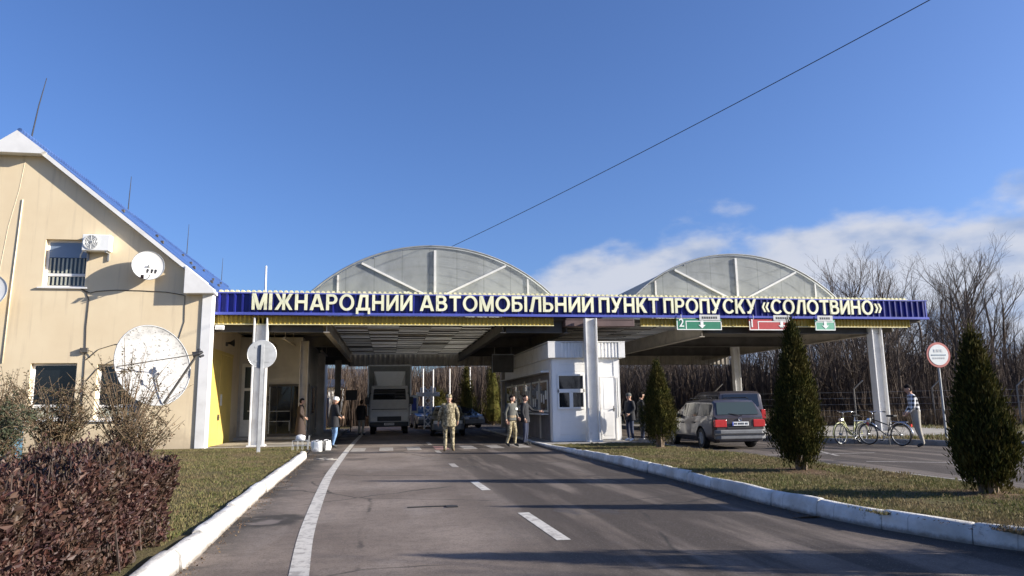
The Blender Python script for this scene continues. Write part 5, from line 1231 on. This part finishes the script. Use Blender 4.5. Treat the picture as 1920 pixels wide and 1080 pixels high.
van = dict(L=4.5, wr=0.32, axles=(-1.4,1.4), hw=[(-2.25,0.80),(-2.1,0.90),(1.4,0.90),(2.0,0.82),(2.25,0.62)], roof=[(-2.25,1.05),(-2.18,1.12),(-2.05,1.72),(-1.9,1.80),(0.2,1.82),(0.7,1.70),(1.6,1.05),(2.15,0.90),(2.25,0.75)],
    belt=[(-2.25,1.0),(-2.0,1.04),(1.5,0.98),(2.15,0.86),(2.25,0.7)], side=[(-1.98,-1.0),(-0.9,-0.05),(0.05,0.75)], rear=(-2.16,-2.06,0.9), front=(0.85,1.5,0.9), lamp=(0.70,0.86,0.34), lamp_z=0.78, plate_z=0.80, doors=(-0.7,0.4), cuts=[-1.98,-1.0,-0.9,-0.05,0.05,0.75], rearglass='glass', tumble=0.9)
car('minivan', 'dark grey minivan standing in front of the grey estate car', (13.2,27.2,0), R(-5), 'carsilver', van)
sedan = dict(L=4.4, wr=0.31, axles=(-1.25,1.35), hw=[(-2.2,0.70),(-2.05,0.82),(1.3,0.84),(1.95,0.78),(2.2,0.58)], roof=[(-2.2,0.86),(-2.1,0.93),(-1.55,0.98),(-0.95,1.36),(-0.3,1.42),(0.35,1.38),(1.1,0.97),(2.1,0.80),(2.2,0.68)],
    belt=[(-2.2,0.84),(-1.5,0.93),(1.0,0.90),(2.1,0.76),(2.2,0.62)], side=[(-0.95,-0.3),(-0.2,0.62)], rear=(-1.5,-0.98,0.9), front=(0.42,1.02,0.9), lamp=(0.45,0.78,0.16), lamp_z=0.66, doors=(-0.6,0.3), cuts=[-0.95,-0.3,-0.2,0.62])
car('saloon_car', 'dull green saloon car facing us behind the camouflaged soldier', (2.95,36.5,0), R(176), 'cargreen', sedan)
car('saloon_car', 'dark saloon car parked beyond the canopy near the far conifers', (4.6,47.5,0), R(200), 'cardark', sedan)
car('hatchback_car', 'blue hatchback car waiting beyond the canopy beside the truck', (2.4,48.8,0), R(185), 'carblue', sedan)
# box truck
T = thing('box_truck', 'white box truck with sloped roof deflector waiting under the canopy', 'truck', (0.05,38.6,0))
cp = [(0.0,0.42),(-0.03,0.75),(0.0,1.15),(0.10,1.32),(0.40,2.42),(0.56,2.54),(1.75,2.54),(1.75,0.42)]
def cabring(s, k=1.06):
    return [(s*(1.0 if z < 1.3 else 1.0-0.10*(z-1.3)/1.2)*k, y, z) for y, z in cp]
a, b = cabring(-1.0), cabring(1.0); ai, bi = [(x*0.93, y-0.05 if y < 0.4 else y, z) for x, y, z in a], [(x*0.93, y-0.05 if y < 0.4 else y, z) for x, y, z in b]
rings = [a, ai, bi, b]; n = len(cp); vs = [p for r in rings for p in r]
fs = [(i*n+j, i*n+(j+1) % n, (i+1)*n+(j+1) % n, (i+1)*n+j) for i in range(3) for j in range(n)]+[tuple(range(n)), tuple(3*n+j for j in range(n))]
MB().add(vs, fs).build('cab', 'truckwhite', T, smooth=True, sharp=25, bevel=0.02)
MB().add([(-0.90,0.085,1.37),(0.90,0.085,1.37),(0.83,0.355,2.36),(-0.83,0.355,2.36)], [(0,1,2,3)]).build('windscreen', 'glass', T, fix=False)
MB().box(-0.92,0.92,0.02,0.06,1.265,1.31).build('wiper_panel', 'blackplastic', T)
MB().box(-0.62,0.62,-0.10,-0.045,0.68,0.92).build('grille', 'blackplastic', T, bevel=0.01)
for s in (-1,1):
    MB().box(min(s*0.64,s*0.97),max(s*0.64,s*0.97),-0.10,-0.03,0.68,0.88).build('headlight', 'headlight', T, bevel=0.02)
    m = MB().tube([(s*0.95,0.3,2.15),(s*1.15,0.05,2.0),(s*1.15,0.05,1.5),(s*0.98,0.12,1.4)],0.015,5).build('mirror_arm', 'blackplastic', T); MB().obox((s*1.16,0.03,1.74),(0.2,0.07,0.38)).build('mirror', 'blackplastic', m, bevel=0.02)
    MB().box(min(s*0.99,s*1.005),max(s*0.99,s*1.005),0.45,1.35,1.3,1.95).build('side_window', 'glass', T)
MB().box(-1.0,1.0,-0.13,0.15,0.38,0.63).build('bumper', 'blackplastic', T, bevel=0.03)
pl = MB().box(-0.26,0.26,-0.15,-0.135,0.47,0.585).build('number_plate', 'plate', T); g = MB()
for i in range(8): g.box(-0.2+i*0.055,-0.165+i*0.055,-0.153,-0.1505,0.50,0.56)
g.build('plate_characters', 'signdark', pl)
MB().add([(-0.62,0.62,2.55),(0.62,0.62,2.55),(0.86,1.62,3.36),(-0.86,1.62,3.36),(-0.86,1.66,2.55),(0.86,1.66,2.55)], [(0,1,2,3),(0,3,4),(1,5,2),(0,4,5,1),(3,2,5,4)]).build('roof_deflector', 'plastic', T)
MB().box(-1.18,1.18,1.85,7.2,0.95,3.72).build('cargo_box', 'truckbox', T, bevel=0.03)
MB().box(-1.2,1.2,1.83,1.9,3.66,3.74).box(-1.2,-1.14,1.83,1.9,0.95,3.66).box(1.14,1.2,1.83,1.9,0.95,3.66).build('box_frame', 'alu', T)
MB().box(-0.45,0.45,0.4,7.0,0.55,0.93).build('chassis', 'black', T)
for y, w2 in ((0.75,0.0),(5.6,0.0)):
    for s in (-1,1):
        wh = thing('wheel', None, None, (s*0.86,y,0.42)); wh.parent = T
        MB().lathe([(0.25,-0.12),(0.40,-0.13),(0.42,-0.09),(0.42,0.09),(0.40,0.13),(0.25,0.12)], n=26).xf(Matrix.Rotation(R(90),4,'Y')).build('tyre', 'black', wh, smooth=True, sharp=40); MB().cyl((0,0,0),0.26,0.14,'x',20).build('rim', 'greymetal', wh)

# ------------------------------------------------------------------ bicycles
def bike(label, loc, rz, paint, low=False):
    """x = forward, in the XZ plane"""
    t = thing('bicycle', label, 'bicycle', loc, rz, 'bicycles parked at the kerb'); r = 0.335; xa, xb = -0.52, 0.54
    for x, nm in ((xa,'rear'),(xb,'front')):
        w = MB().torus((x,0,r), r-0.018, 0.02, 'y', 36, 6).build('wheel', 'black', t, smooth=True)
        MB().torus((x,0,r), r-0.05, 0.009, 'y', 36, 5).build('rim', 'greymetal', w); s = MB()
        for k in range(16): q = k*math.pi/8; s.bar((x,(-1)**k*0.03,r),(x+(r-0.05)*math.cos(q),0,r+(r-0.05)*math.sin(q)),0.0025,3)
        s.cyl((x,0,r),0.03,0.1,'y',10).build('spokes', 'greymetal', w)
        fd = [(x+(r+0.035)*math.cos(q), 0, r+(r+0.035)*math.sin(q)) for q in [R(a) for a in (range(20,200,15) if nm == 'rear' else range(-5,150,15))]]
        MB().tube(fd, 0.022, 5).build('mudguard', 'chrome' if not low else paint, t, smooth=True)
    bb = (-0.08,0,0.29); seat = (-0.24,0,0.80); head = (0.36,0,0.86); hl = (0.40,0,0.66)
    f = MB()
    if low: f.tube([(0.37,0,0.80),(0.22,0,0.56),(0.05,0,0.38),bb],0.024,8).tube([(0.39,0,0.70),(0.25,0,0.48),(0.06,0,0.32),bb],0.018,8)
    else: f.bar((0.37,0,0.80),(-0.15,0,0.62),0.018,8).bar(hl,bb,0.02,8)
    f.bar(bb,(-0.215,0,0.72),0.018,8).bar(head,hl,0.024,8)
    for s in (-1,1): f.bar(bb,(xa,s*0.05,r),0.011,6).bar((-0.2,s*0.01,0.68),(xa,s*0.05,r),0.010,6).tube([hl,(0.43,s*0.05,0.55),(xb,s*0.05,r)],0.013,6)
    f.build('frame', paint, t, smooth=True)
    MB().bar((-0.215,0,0.72),(-0.25,0,0.88),0.014,6).build('seat_post', 'chrome', t)
    MB().prism([(-0.40,-0.10),(-0.40,0.10),(-0.30,0.11),(-0.12,0.03),(-0.10,0),(-0.12,-0.03),(-0.30,-0.11)], 'z', 0.875, 0.935).build('saddle', 'black', t, bevel=0.02)
    MB().tube([head,(0.34,0,0.98),(0.38,0,1.02)],0.013,6).tube([(0.16,-0.27,1.03),(0.33,-0.2,1.05),(0.38,0,1.02),(0.33,0.2,1.05),(0.16,0.27,1.03)],0.012,6).build('handlebar', 'chrome', t, smooth=True)
    MB().bar((0.16,-0.27,1.03),(0.06,-0.28,1.02),0.017,6).bar((0.16,0.27,1.03),(0.06,0.28,1.02),0.017,6).build('grip', 'black', t)
    MB().bar((-0.25,-0.05,0.74),(-0.75,-0.06,0.72),0.008,5).bar((-0.25,0.05,0.74),(-0.75,0.06,0.72),0.008,5).bar((-0.75,-0.06,0.72),(-0.75,0.06,0.72),0.008,5).bar((-0.7,0.06,0.72),(xa,0.06,r),0.006,5).bar((-0.7,-0.06,0.72),(xa,-0.06,r),0.006,5).build('rack', 'chrome', t)
    MB().cyl((0.47,0,0.78),0.06,0.09,'x',12).build('lamp', 'chrome', t); MB().obox((xa-0.34,0,0.62),(0.03,0.07,0.08)).build('reflector', 'taillight', t)
    c = MB().torus((-0.08,0.06,0.29),0.09,0.012,'y',20,5); c.build('chainwheel', 'greymetal', t)
    MB().tube([(0.02,0.12,0.16),(-0.07,0.085,0.285),(-0.09,-0.085,0.295),(-0.18,-0.12,0.42)],0.011,6).build('crank', 'greymetal', t)
    MB().obox((0.02,0.14,0.155),(0.09,0.09,0.025)).obox((-0.18,-0.14,0.425),(0.09,0.09,0.025)).build('pedal', 'black', t)
    MB().bar((-0.12,-0.02,0.27),(-0.02,-0.22,0.0),0.009,5).build('kickstand', 'greymetal', t)
    return t
bike('pale green low-frame bicycle, left of the two parked at the kerb', (14.80,21.25,0.0), R(200), 'bikegreen', True)
bike('dark bicycle with silver mudguards, right of the two parked at the kerb', (15.32,20.35,0.0), R(112), 'blackplastic', False)

# ------------------------------------------------------------------ people
def person(label, loc, rz, H=1.76, pose=None, top='blackcloth', legs='darkjeans', shoes='shoes', bulk=1.0, hat=None, hair=True, coat=None, coat_len=0.55, head=(0,0), lean=0.0, group=None, extra=None):
    """body faces -Y; one continuous skinned mesh; hair / cap / coat are children"""
    J = dict(pel=(0,0,.95), sp=(0,0.01,1.14), ch=(0,0.015,1.33), nk=(0,0.005,1.47), hd=(0,-0.01,1.56),
             sL=(.175,0.01,1.415), eL=(.245,.03,1.15), wL=(.26,-.06,.915), hL=(.095,0,.90), kL=(.105,-.02,.50), aL=(.11,.02,.10), tL=(.13,-.16,.045),
             sR=(-.175,0.01,1.415), eR=(-.245,.03,1.15), wR=(-.26,-.06,.915), hR=(-.095,0,.90), kR=(-.105,-.02,.50), aR=(-.11,.02,.10), tR=(-.13,-.16,.045))
    if pose: J.update(pose)
    J = {k: Vector(v) for k, v in J.items()}
    if lean:
        for k in ('sp','ch','nk','hd','sL','sR','eL','eR','wL','wR'): J[k].y -= lean*(J[k].z-0.95); J[k].z -= 0.25*lean*lean*(J[k].z-0.95)
    rad = dict(pel=(.150,.115), sp=(.150,.115), ch=(.168,.125), nk=(.062,.064), hd=(.060,.062), sL=(.078,.075), eL=(.052,.052), wL=(.033,.033), hL=(.096,.098), kL=(.066,.068), aL=(.046,.052), tL=(.042,.034))
    for k in ('s','e','w','h','k','a','t'): rad[k+'R'] = rad[k+'L']
    names = list(J); vs = [J[k] for k in names]; rd = [rad[k] for k in names]; idx = {k: i for i, k in enumerate(names)}
    for k in ('pel','sp','ch','sL','sR','eL','eR','hL','hR','kL','kR'): i = idx[k]; rd[i] = (rd[i][0]*bulk, rd[i][1]*bulk)
    ed = [('pel','sp'),('sp','ch'),('ch','nk'),('nk','hd')]
    for s in 'LR': ed += [('ch','s'+s),('s'+s,'e'+s),('e'+s,'w'+s),('pel','h'+s),('h'+s,'k'+s),('k'+s,'a'+s),('a'+s,'t'+s)]
    E_ = [(idx[a], idx[b]) for a, b in ed]; segs = []
    matof = {'top': 0, 'legs': 1, 'skin': 2, 'shoe': 3}
    for a, b in ed:
        k = 'top' if b[0] in 'sc' and b not in ('hd',) else 'top'
        if a[0] in 'hk' or (a == 'pel' and b[0] == 'h'): k = 'legs'
        if a[0] == 'a': k = 'shoe'
        if b in ('nk','hd'): k = 'skin' if a == 'nk' else 'top'
        segs.append((J[a], J[b], matof[k]))
    for s, sg in (('L',1),('R',-1)):                        # palm, four fingers, thumb
        w = J['w'+s]; d = (w-J['e'+s]).normalized(); side = Vector((0,-1,0)) if abs(d.y) < 0.8 else Vector((0,0,1))
        side = (side-d*side.dot(d)).normalized(); nrm = d.cross(side)
        def addv(p, r, par):
            vs.append(p); rd.append((r, r)); E_.append((par, len(vs)-1)); segs.append((vs[par], p, 2)); return len(vs)-1
        pm = addv(w+d*0.075, 0.028, idx['w'+s])
        for k, (o, l) in enumerate(((-.026,.072),(-.009,.082),(.009,.076),(.026,.060))):
            f1 = addv(w+d*(0.075+l*0.5)-side*o, 0.0095, pm); addv(w+d*(0.075+l)-side*o+nrm*0.02*sg, 0.0078, f1)
        th = addv(w+d*0.055+side*0.05, 0.011, pm); addv(w+d*0.095+side*0.062, 0.009, th)
    me = bpy.data.meshes.new('person'); me.from_pydata([tuple(v) for v in vs], E_, []); ob = bpy.data.objects.new('person', me); col.objects.link(ob)
    sk = ob.modifiers.new('Skin', 'SKIN'); sk.use_smooth_shade = True
    for i, sv in enumerate(me.skin_vertices[0].data): sv.radius = rd[i]; sv.use_root = (i == 0)
    sb = ob.modifiers.new('Sub', 'SUBSURF'); sb.levels = 1; sb.render_levels = 1
    dg = bpy.context.evaluated_depsgraph_get(); dg.update(); em = bpy.data.meshes.new_from_object(ob.evaluated_get(dg))
    pv = [v.co.copy() for v in em.vertices]; pf = [tuple(p.vertices) for p in em.polygons]
    bpy.data.objects.remove(ob); bpy.data.meshes.remove(me); bpy.data.meshes.remove(em)
    mb = MB(); mb.v = [tuple(v) for v in pv]
    for f in pf:
        c = sum((pv[i] for i in f), Vector())/len(f); best = None
        for a, b, m in segs:
            ab = b-a; t = max(0, min(1, (c-a).dot(ab)/ab.length_squared)); dd = (c-a-ab*t).length
            if best is None or dd < best[0]: best = (dd, m)
        mb.f.append(f); mb.mi.append(best[1])
    # head: skull, jaw, nose, ears, eyes, mouth
    st = len(mb.v); hc = J['hd']+Vector((0,-0.008,0.062))
    def skull(v): 
        x, y, z = v; 
        if z < 0: x *= 1+0.28*z/0.115; y *= 1+0.10*z/0.115
        return (x, y, z)
    h0 = len(mb.v); mb.sphere((0,0,0), (.076,.096,.118), 16, 12, 2)
    for i in range(h0, len(mb.v)): mb.v[i] = skull(mb.v[i])
    mb.add([(-.014,-.090,-.020),(.014,-.090,-.020),(0,-.118,-.024),(0,-.092,.022)], [(0,1,2),(0,2,3),(1,3,2)], 2)
    for s in (-1,1): mb.sphere((s*.076,.006,-.004), (.012,.020,.032), 8, 6, 2); mb.sphere((s*.030,-.086,.012), (.013,.010,.008), 8, 6, 4)
    mb.sphere((0,-.084,-.056), (.022,.010,.006), 8, 5, 5)
    hm = Matrix.Translation(hc)@Matrix.Rotation(R(head[0]),4,'Z')@Matrix.Rotation(R(head[1]),4,'X')@Matrix.Scale(1.07,4)
    mb.xf(hm, st)
    S = H/1.76; mb.xf(Matrix.Scale(S,4))
    o = mb.build('person', [top, legs, 'skin', shoes, 'black', 'taillight'], smooth=True); o.location = loc; o.rotation_euler = (0,0,rz); tag(o, label, 'person', group)
    sc = Matrix.Scale(S,4)
    if hair:
        hr = MB(); prof = []
        hr.sphere((0,0.008,0.012), (.083,.100,.116), 16, 12)
        keep = [f for f in hr.f if (lambda c: c[2] > 0.028+max(0,-c[1])*0.35 or (c[1] > 0.02 and c[2] > -0.06))(tuple(sum(hr.v[i][k] for i in f)/len(f) for k in range(3)))]
        hr.f = keep; hr.mi = [0]*len(keep); hr.xf(sc@hm).build('hair', 'hair', o, smooth=True)
    if hat:
        ht = MB().lathe([(.088,.015),(.092,.045),(.088,.085),(.060,.122),(.002,.132)], n=16, sx=.96, sy=1.12)
        if hat[1]: ht.add([(-.07,-.085,.03),(.07,-.085,.03),(.055,-.165,.012),(-.055,-.165,.012),(-.07,-.085,.042),(.07,-.085,.042),(.055,-.165,.02),(-.055,-.165,.02)], [(0,1,2,3),(4,7,6,5),(0,3,7,4),(1,5,6,2),(2,6,7,3)])
        else: ht.lathe([(.091,.012),(.097,.018),(.097,.05),(.091,.055)], n=16, sx=.96, sy=1.12)
        ht.xf(sc@hm).build('cap', hat[0], o, smooth=True, sharp=35)
    if coat:
        zb = 1.0-coat_len+0.02; cm = MB(); n = 20; rows = [(1.485,.072,.070),(1.455,.100,.080),(1.42,.155,.100),(1.36,.192,.128),(1.20,.180,.132),(1.05,.178,.138),(0.92,.198,.150),(0.80,.205,.158)]
        rows = [r for r in rows if r[0] > zb]+[(zb, .205+max(0,.8-zb)*.12, .158+max(0,.8-zb)*.12)]
        vs2 = []
        for z, rx, ry in rows:
            yo = (-lean*(z-0.95) if z > .95 else 0)+0.012
            for j in range(n): q = 2*math.pi*j/n; vs2.append((rx*bulk*math.cos(q), yo+ry*bulk*math.sin(q)*(1+0.04*math.sin(5*q+z*9)), z))
        cm.add(vs2, [(i*n+j, i*n+(j+1) % n, (i+1)*n+(j+1) % n, (i+1)*n+j) for i in range(len(rows)-1) for j in range(n)])
        cm.xf(sc).build('jacket', coat, o, smooth=True)
    if extra: extra(o, sc)
    return o
# soldier from behind, walking away; arms slightly out
p = person('soldier in camouflage uniform seen from behind in the middle of the lane', (1.86,22.43,0), R(176), 1.78,
    dict(eL=(.29,.04,1.15), wL=(.32,-.05,.92), eR=(-.28,.03,1.15), wR=(-.27,-.08,.93), kL=(.11,-.04,.5), aL=(.12,.03,.1), tL=(.15,-.15,.045), aR=(-.12,-.02,.1), tR=(-.15,-.19,.045)),
    'camo', 'camolight', 'boots', 1.08, ('camo', True), False, 'camo', 0.24)
def patch(o, sc): 
    MB().obox((0.10,-0.152,1.28),(0.10,0.012,0.07)).xf(sc).build('badge', 'signwhite', o); MB().lathe([(.186,.98),(.192,1.0),(.192,1.04),(.186,1.06)], n=18, sy=.75).xf(sc).build('belt', 'boots', o, smooth=True)
p = person('soldier in grey jacket and light camouflage trousers turning to his neighbour', (4.15,24.3,0), R(40), 1.76,
    dict(eR=(-.26,.06,1.16), wR=(-.25,.02,.93), eL=(.24,.02,1.15), wL=(.20,-.14,.98), kR=(-.12,-.02,.5), aR=(-.13,.12,.12), tR=(-.15,-.05,.05), kL=(.10,-.08,.5), aL=(.10,-.05,.1), tL=(.11,-.23,.045)),
    'grey_knit', 'camolight', 'shoes', 1.05, None, True, 'grey_knit', 0.12, (15,0), 0.04, extra=patch)
p = person('man in black stretching his arm towards the booth counter', (4.78,25.1,0), R(62), 1.78,
    dict(eL=(.30,-.16,1.20), wL=(.36,-.42,1.16), eR=(-.24,.03,1.15), wR=(-.25,-.06,.92)), 'blackcloth', 'darkjeans', 'shoes', 1.05, None, True, 'blackcloth', 0.22, (-30,0))
p = person('man in white knit cap, dark jacket and blue jeans by the kerb', (-1.9,26.4,0), R(118), 1.80,
    dict(eL=(.26,-.02,1.16), wL=(.17,-.22,1.06), eR=(-.25,-.02,1.16), wR=(-.15,-.22,1.06), kL=(.11,-.06,.5), aL=(.11,-.03,.1), tL=(.12,-.21,.045), aR=(-.11,.09,.1), tR=(-.12,-.08,.045)), 'blackcloth', 'jeans', 'shoes', 1.1, ('whitecap', False), False, 'blackcloth', 0.30, (0,8), 0.05)
p = person('woman in long dark brown coat standing by the second column', (-3.35,29.0,0.12), R(95), 1.68, dict(wL=(.2,-.16,.98), wR=(-.2,-.16,.98)), 'browncloth', 'blackcloth', 'shoes', 1.05, None, True, 'browncloth', 0.72, (0,6), 0.03)
p = person('dark-clad man with light trousers seen left of the truck bumper', (-1.35,37.4,0), R(150), 1.80, None, 'blackcloth', 'greytrousers', 'shoes', 1.12, None, True, 'blackcloth', 0.26)
p = person('person in dark jacket in profile right behind the white booth', (8.72,25.3,0.034), R(-70), 1.76, dict(wL=(.2,-.18,1.0), wR=(-.2,-.18,1.0)), 'blackcloth', 'darkjeans', 'whitesole', 1.1, ('grey_knit', False), False, 'blackcloth', 0.25)
p = person('person in dark clothes half hidden by the smallest conifer', (9.3,25.6,0.0), R(80), 1.84, dict(wL=(.24,-.12,.95)), 'blackcloth', 'darkjeans', 'whitesole', 1.1, None, True, 'blackcloth', 0.25, (20,10))
p = person('man in black and white checked shirt and grey trousers bending over by the bicycles', (15.42,19.0,0.0), R(-118), 1.86,
    dict(eL=(.24,-.05,1.15), wL=(.20,-.22,.98), eR=(-.24,-.05,1.15), wR=(-.20,-.22,.98), kL=(.11,-.01,.5), aL=(.12,.07,.10), tL=(.14,-.10,.045), kR=(-.10,.0,.5), aR=(-.11,.13,.10), tR=(-.13,-.04,.045), pel=(0,-.03,.95), hL=(.095,-.03,.9), hR=(-.095,-.03,.9)),
    'plaid', 'greytrousers', 'shoes', 1.14, None, True, None, 0.2, (0,20), 0.22)

# ------------------------------------------------------------------ street signs and small things
def round_sign(name, label, loc, rz, r, hc, face, back, post_r, lean=0.0):
    t = thing(name, label, 'road sign', loc, rz); e = Matrix.Rotation(lean,4,'Y')
    MB().cyl((0,0,hc),r,0.02,'y',40).xf(e).build('plate', 'greymetal' if back else 'signred', t, smooth=True, sharp=40)
    return t, e
# seen from behind
t, e = round_sign('road_sign', 'round road sign seen from its grey back on a square post at the lawn edge', (-3.78,22.4,0.17), R(20), 0.42, 2.86, None, True, 0.05)
MB().box(-0.05,0.05,-0.09,-0.02,-0.1,3.15).build('post', 'greymetal', t, bevel=0.006)
MB().box(-0.22,0.22,-0.022,-0.011,2.62,2.66).box(-0.22,0.22,-0.022,-0.011,3.05,3.09).build('rib', 'greymetal', t)
MB().torus((0,0,2.86),0.42,0.014,'y',40,5).build('rim', 'alu', t, smooth=True)
MB().cyl((0,0.013,2.86),0.40,0.006,'y',40).build('front_sheet', 'signwhite', t)
# customs control sign on the right
t, e = round_sign('road_sign', 'round white road sign with faded red rim and dark bar on a thin leaning post', (17.62,20.45,0.14), R(-4), 0.41, 2.68, None, False, 0.03)
MB().cyl((0,-0.013,2.68),0.335,0.008,'y',40).build('face', 'signwhite', t, smooth=True, sharp=40)
MB().box(-0.25,0.25,-0.024,-0.018,2.655,2.695).build('bar', 'signgrey', t)
g = MB()
for i in range(3): g.box(-0.16+i*0.115,-0.085+i*0.115,-0.023,-0.018,2.77,2.86)
for i in range(6): g.box(-0.21+i*0.073,-0.16+i*0.073,-0.023,-0.018,2.55,2.60)
g.build('print', 'faintgrey', t)
MB().tube([(0,0.05,-0.1),(0.0,0.05,2.9)],0.036,8).build('post', 'greymetal', t)
MB().box(-0.06,0.06,0.0,0.04,2.5,2.54).box(-0.06,0.06,0.0,0.04,2.8,2.84).build('clamp', 'darksteel', t)
# bags and trolley at the kerb end
def bag(name, label, loc, w, d, h, mat, seed):
    rs = random.Random(seed); t = thing(name, label, 'bag', loc, rs.uniform(-.3,.3), 'bags on the ground at the kerb end'); mb = MB(); n = 18; vs = []
    rows = [(0.0,0.72),(0.06,0.94),(0.35,1.0),(0.7,0.98),(0.92,0.95),(1.0,0.86)]
    for q, k in rows:
        for j in range(n): a = 2*math.pi*j/n; c, s = math.cos(a), math.sin(a); k2 = k*(1+0.07*math.sin(3*a+seed+q*4)+0.05*math.sin(7*a+q*9)); vs.append((w/2*k2*math.copysign(abs(c)**.6,c), d/2*k2*math.copysign(abs(s)**.6,s), h*q*(1+0.05*math.sin(2*a+seed))))
    mb.add(vs, [(i*n+j,i*n+(j+1) % n,(i+1)*n+(j+1) % n,(i+1)*n+j) for i in range(len(rows)-1) for j in range(n)]+[tuple(range(n))]); mb.build('sack', mat, t, smooth=True)
    for s in (-1,1): MB().tube([(-w*.26,s*d*.3,h*.97),(-w*.22,s*d*.36,h*1.08),(0.02,s*d*.44,h*1.10),(w*.2,s*d*.40,h*1.04),(w*.26,s*d*.3,h*.97)],0.008,5).build('handle', mat, t)
    return t
b1 = bag('shopping_bag', 'largest white plastic bag with dark marks, standing at the kerb end', (-2.28,24.3,0.0), 0.35,0.27,0.34,'bag',1)
MB().box(-0.06,-0.03,-0.165,-0.155,0.12,0.36).build('print', 'signgrey', b1)
bag('shopping_bag', 'white plastic bag nearest the man in the white cap', (-2.02,25.0,0.0), 0.28,0.24,0.32,'bag',2)
bag('shopping_bag', 'black bag between the two white bags', (-2.18,24.75,0.0), 0.3,0.25,0.33,'blackplastic',3)
bag('shopping_bag', 'small white bag on top of the wire trolley', (-2.66,23.1,0.42), 0.28,0.2,0.16,'bag',4)
t = thing('wire_trolley', 'thin grey wire shopping trolley holding a small bag at the kerb end', 'trolley', (-2.66,23.1,0.0)); f = MB()
for z in (0.12,0.27,0.42):
    f.tube([(-0.22,-0.15,z),(0.22,-0.15,z),(0.22,0.15,z),(-0.22,0.15,z),(-0.22,-0.15,z)],0.008,4)
for x in (-0.22,-0.07,0.07,0.22):
    for y in (-0.15,0.15): f.bar((x,y,0.1),(x,y,0.43),0.007,4)
f.build('basket', 'greymetal', t); MB().tube([(0.22,-0.15,0.1),(0.26,-0.15,0.56),(0.26,0.15,0.56),(0.22,0.15,0.1)],0.011,6).build('handle', 'greymetal', t)
for y in (-0.17,0.17): w = MB().torus((0.2,y,0.085),0.07,0.015,'y',16,5).build('wheel', 'black', t)
MB().bar((-0.2,-0.1,0),(-0.2,-0.1,0.12),0.01).bar((-0.2,0.1,0),(-0.2,0.1,0.12),0.01).build('foot', 'greymetal', t)
t = tag(MB().tube([(-2.0,20.6,0.01),(-1.7,20.4,0.012),(-1.5,20.7,0.01),(-1.75,20.95,0.012),(-1.95,20.75,0.012),(-1.6,20.3,0.012),(-1.35,20.45,0.01)],0.02,5).build('hose_coil', 'darkkerb', smooth=True), 'loose grey coil of hose lying beside the left kerb', 'hose')
# barrier gear and posts beyond the canopy
t = thing('lattice_tower', 'white lattice stand with crossed bars beyond the canopy', 'barrier stand', (2.5,46.5,0)); f = MB()
for x in (-0.22,0.22):
    for y in (-0.15,0.15): f.box(x-0.04,x+0.04,y-0.04,y+0.04,0,2.7)
z = 0.1
while z < 2.5: f.obox((0,-0.16,z+0.2),(0.58,0.03,0.07),(0,0.75,0)); f.obox((0,-0.18,z+0.2),(0.58,0.03,0.07),(0,-0.75,0)); z += 0.42
f.build('lattice', 'white', t); MB().box(-0.75,0.75,-0.1,0.1,2.05,2.3).box(-0.5,-0.35,-0.1,0.1,2.3,2.6).box(0.35,0.5,-0.1,0.1,2.3,2.6).build('cross_head', 'white', t, bevel=0.02)
for i, (x, y, z0, z1, lab) in enumerate(((2.35,50,0,4.0,'white pole rising behind the lattice stand'),(3.05,50,0,3.95,'second white pole right of the lattice stand'),(4.2,50,0,4.0,'white pole left of the far dark conifer'),(5.85,52,0,4.2,'white pole above the far dark conifer tip'))):
    t = thing('white_pole', lab, 'pole', (x,y,z0), 0, 'white poles beyond the canopy'); MB().bar((0,0,0),(0,0,z1),0.045,8).build('shaft', 'white', t); MB().cyl((0,0,0.03),0.12,0.06,'z',10).build('foot', 'concrete', t)
t = thing('direction_board', 'small blue and white board right of the truck', 'sign', (1.55,45.2,0))
MB().box(-0.28,0.28,-0.02,0.02,1.0,2.1).build('panel', 'signwhite', t); MB().box(-0.12,0.18,-0.03,-0.021,1.15,1.95).build('symbol', 'plateblue', t); MB().bar((0,0.04,0),(0,0.04,2.1),0.03).build('post', 'greymetal', t)
t = thing('far_house', 'red brown brick house with blue roof glimpsed left of the truck', 'house', (-6.5,92,0))
MB().box(-6,6,0,8,0,4.3).build('wall', 'brick', t); MB().prism([(-0.6,4.2),(8.6,4.2),(4,6.4)],'x',-6.4,6.4).build('roof', 'slate', t)
for x in (-4,-1.4,1.2,3.8):
    f = MB().box(x,x+1.2,-0.06,0.02,1.2,2.8).build('window', 'white', t); MB().box(x+0.1,x+1.1,-0.075,-0.061,1.3,2.7).build('pane', 'glass', f)
t = thing('storage_shed', 'blue and white shed glimpsed through the left columns', 'shed', (-4.9,58,0))
MB().box(-1.4,1.2,0,4,0,3.0).build('wall', 'whiteboard', t); MB().prism([(-0.3,3.0),(4.3,3.0),(2,3.7)],'x',-1.6,1.4).build('roof', 'slate', t); MB().box(-0.8,0.3,-0.04,0.0,0.1,2.2).build('door', 'carblue', t)
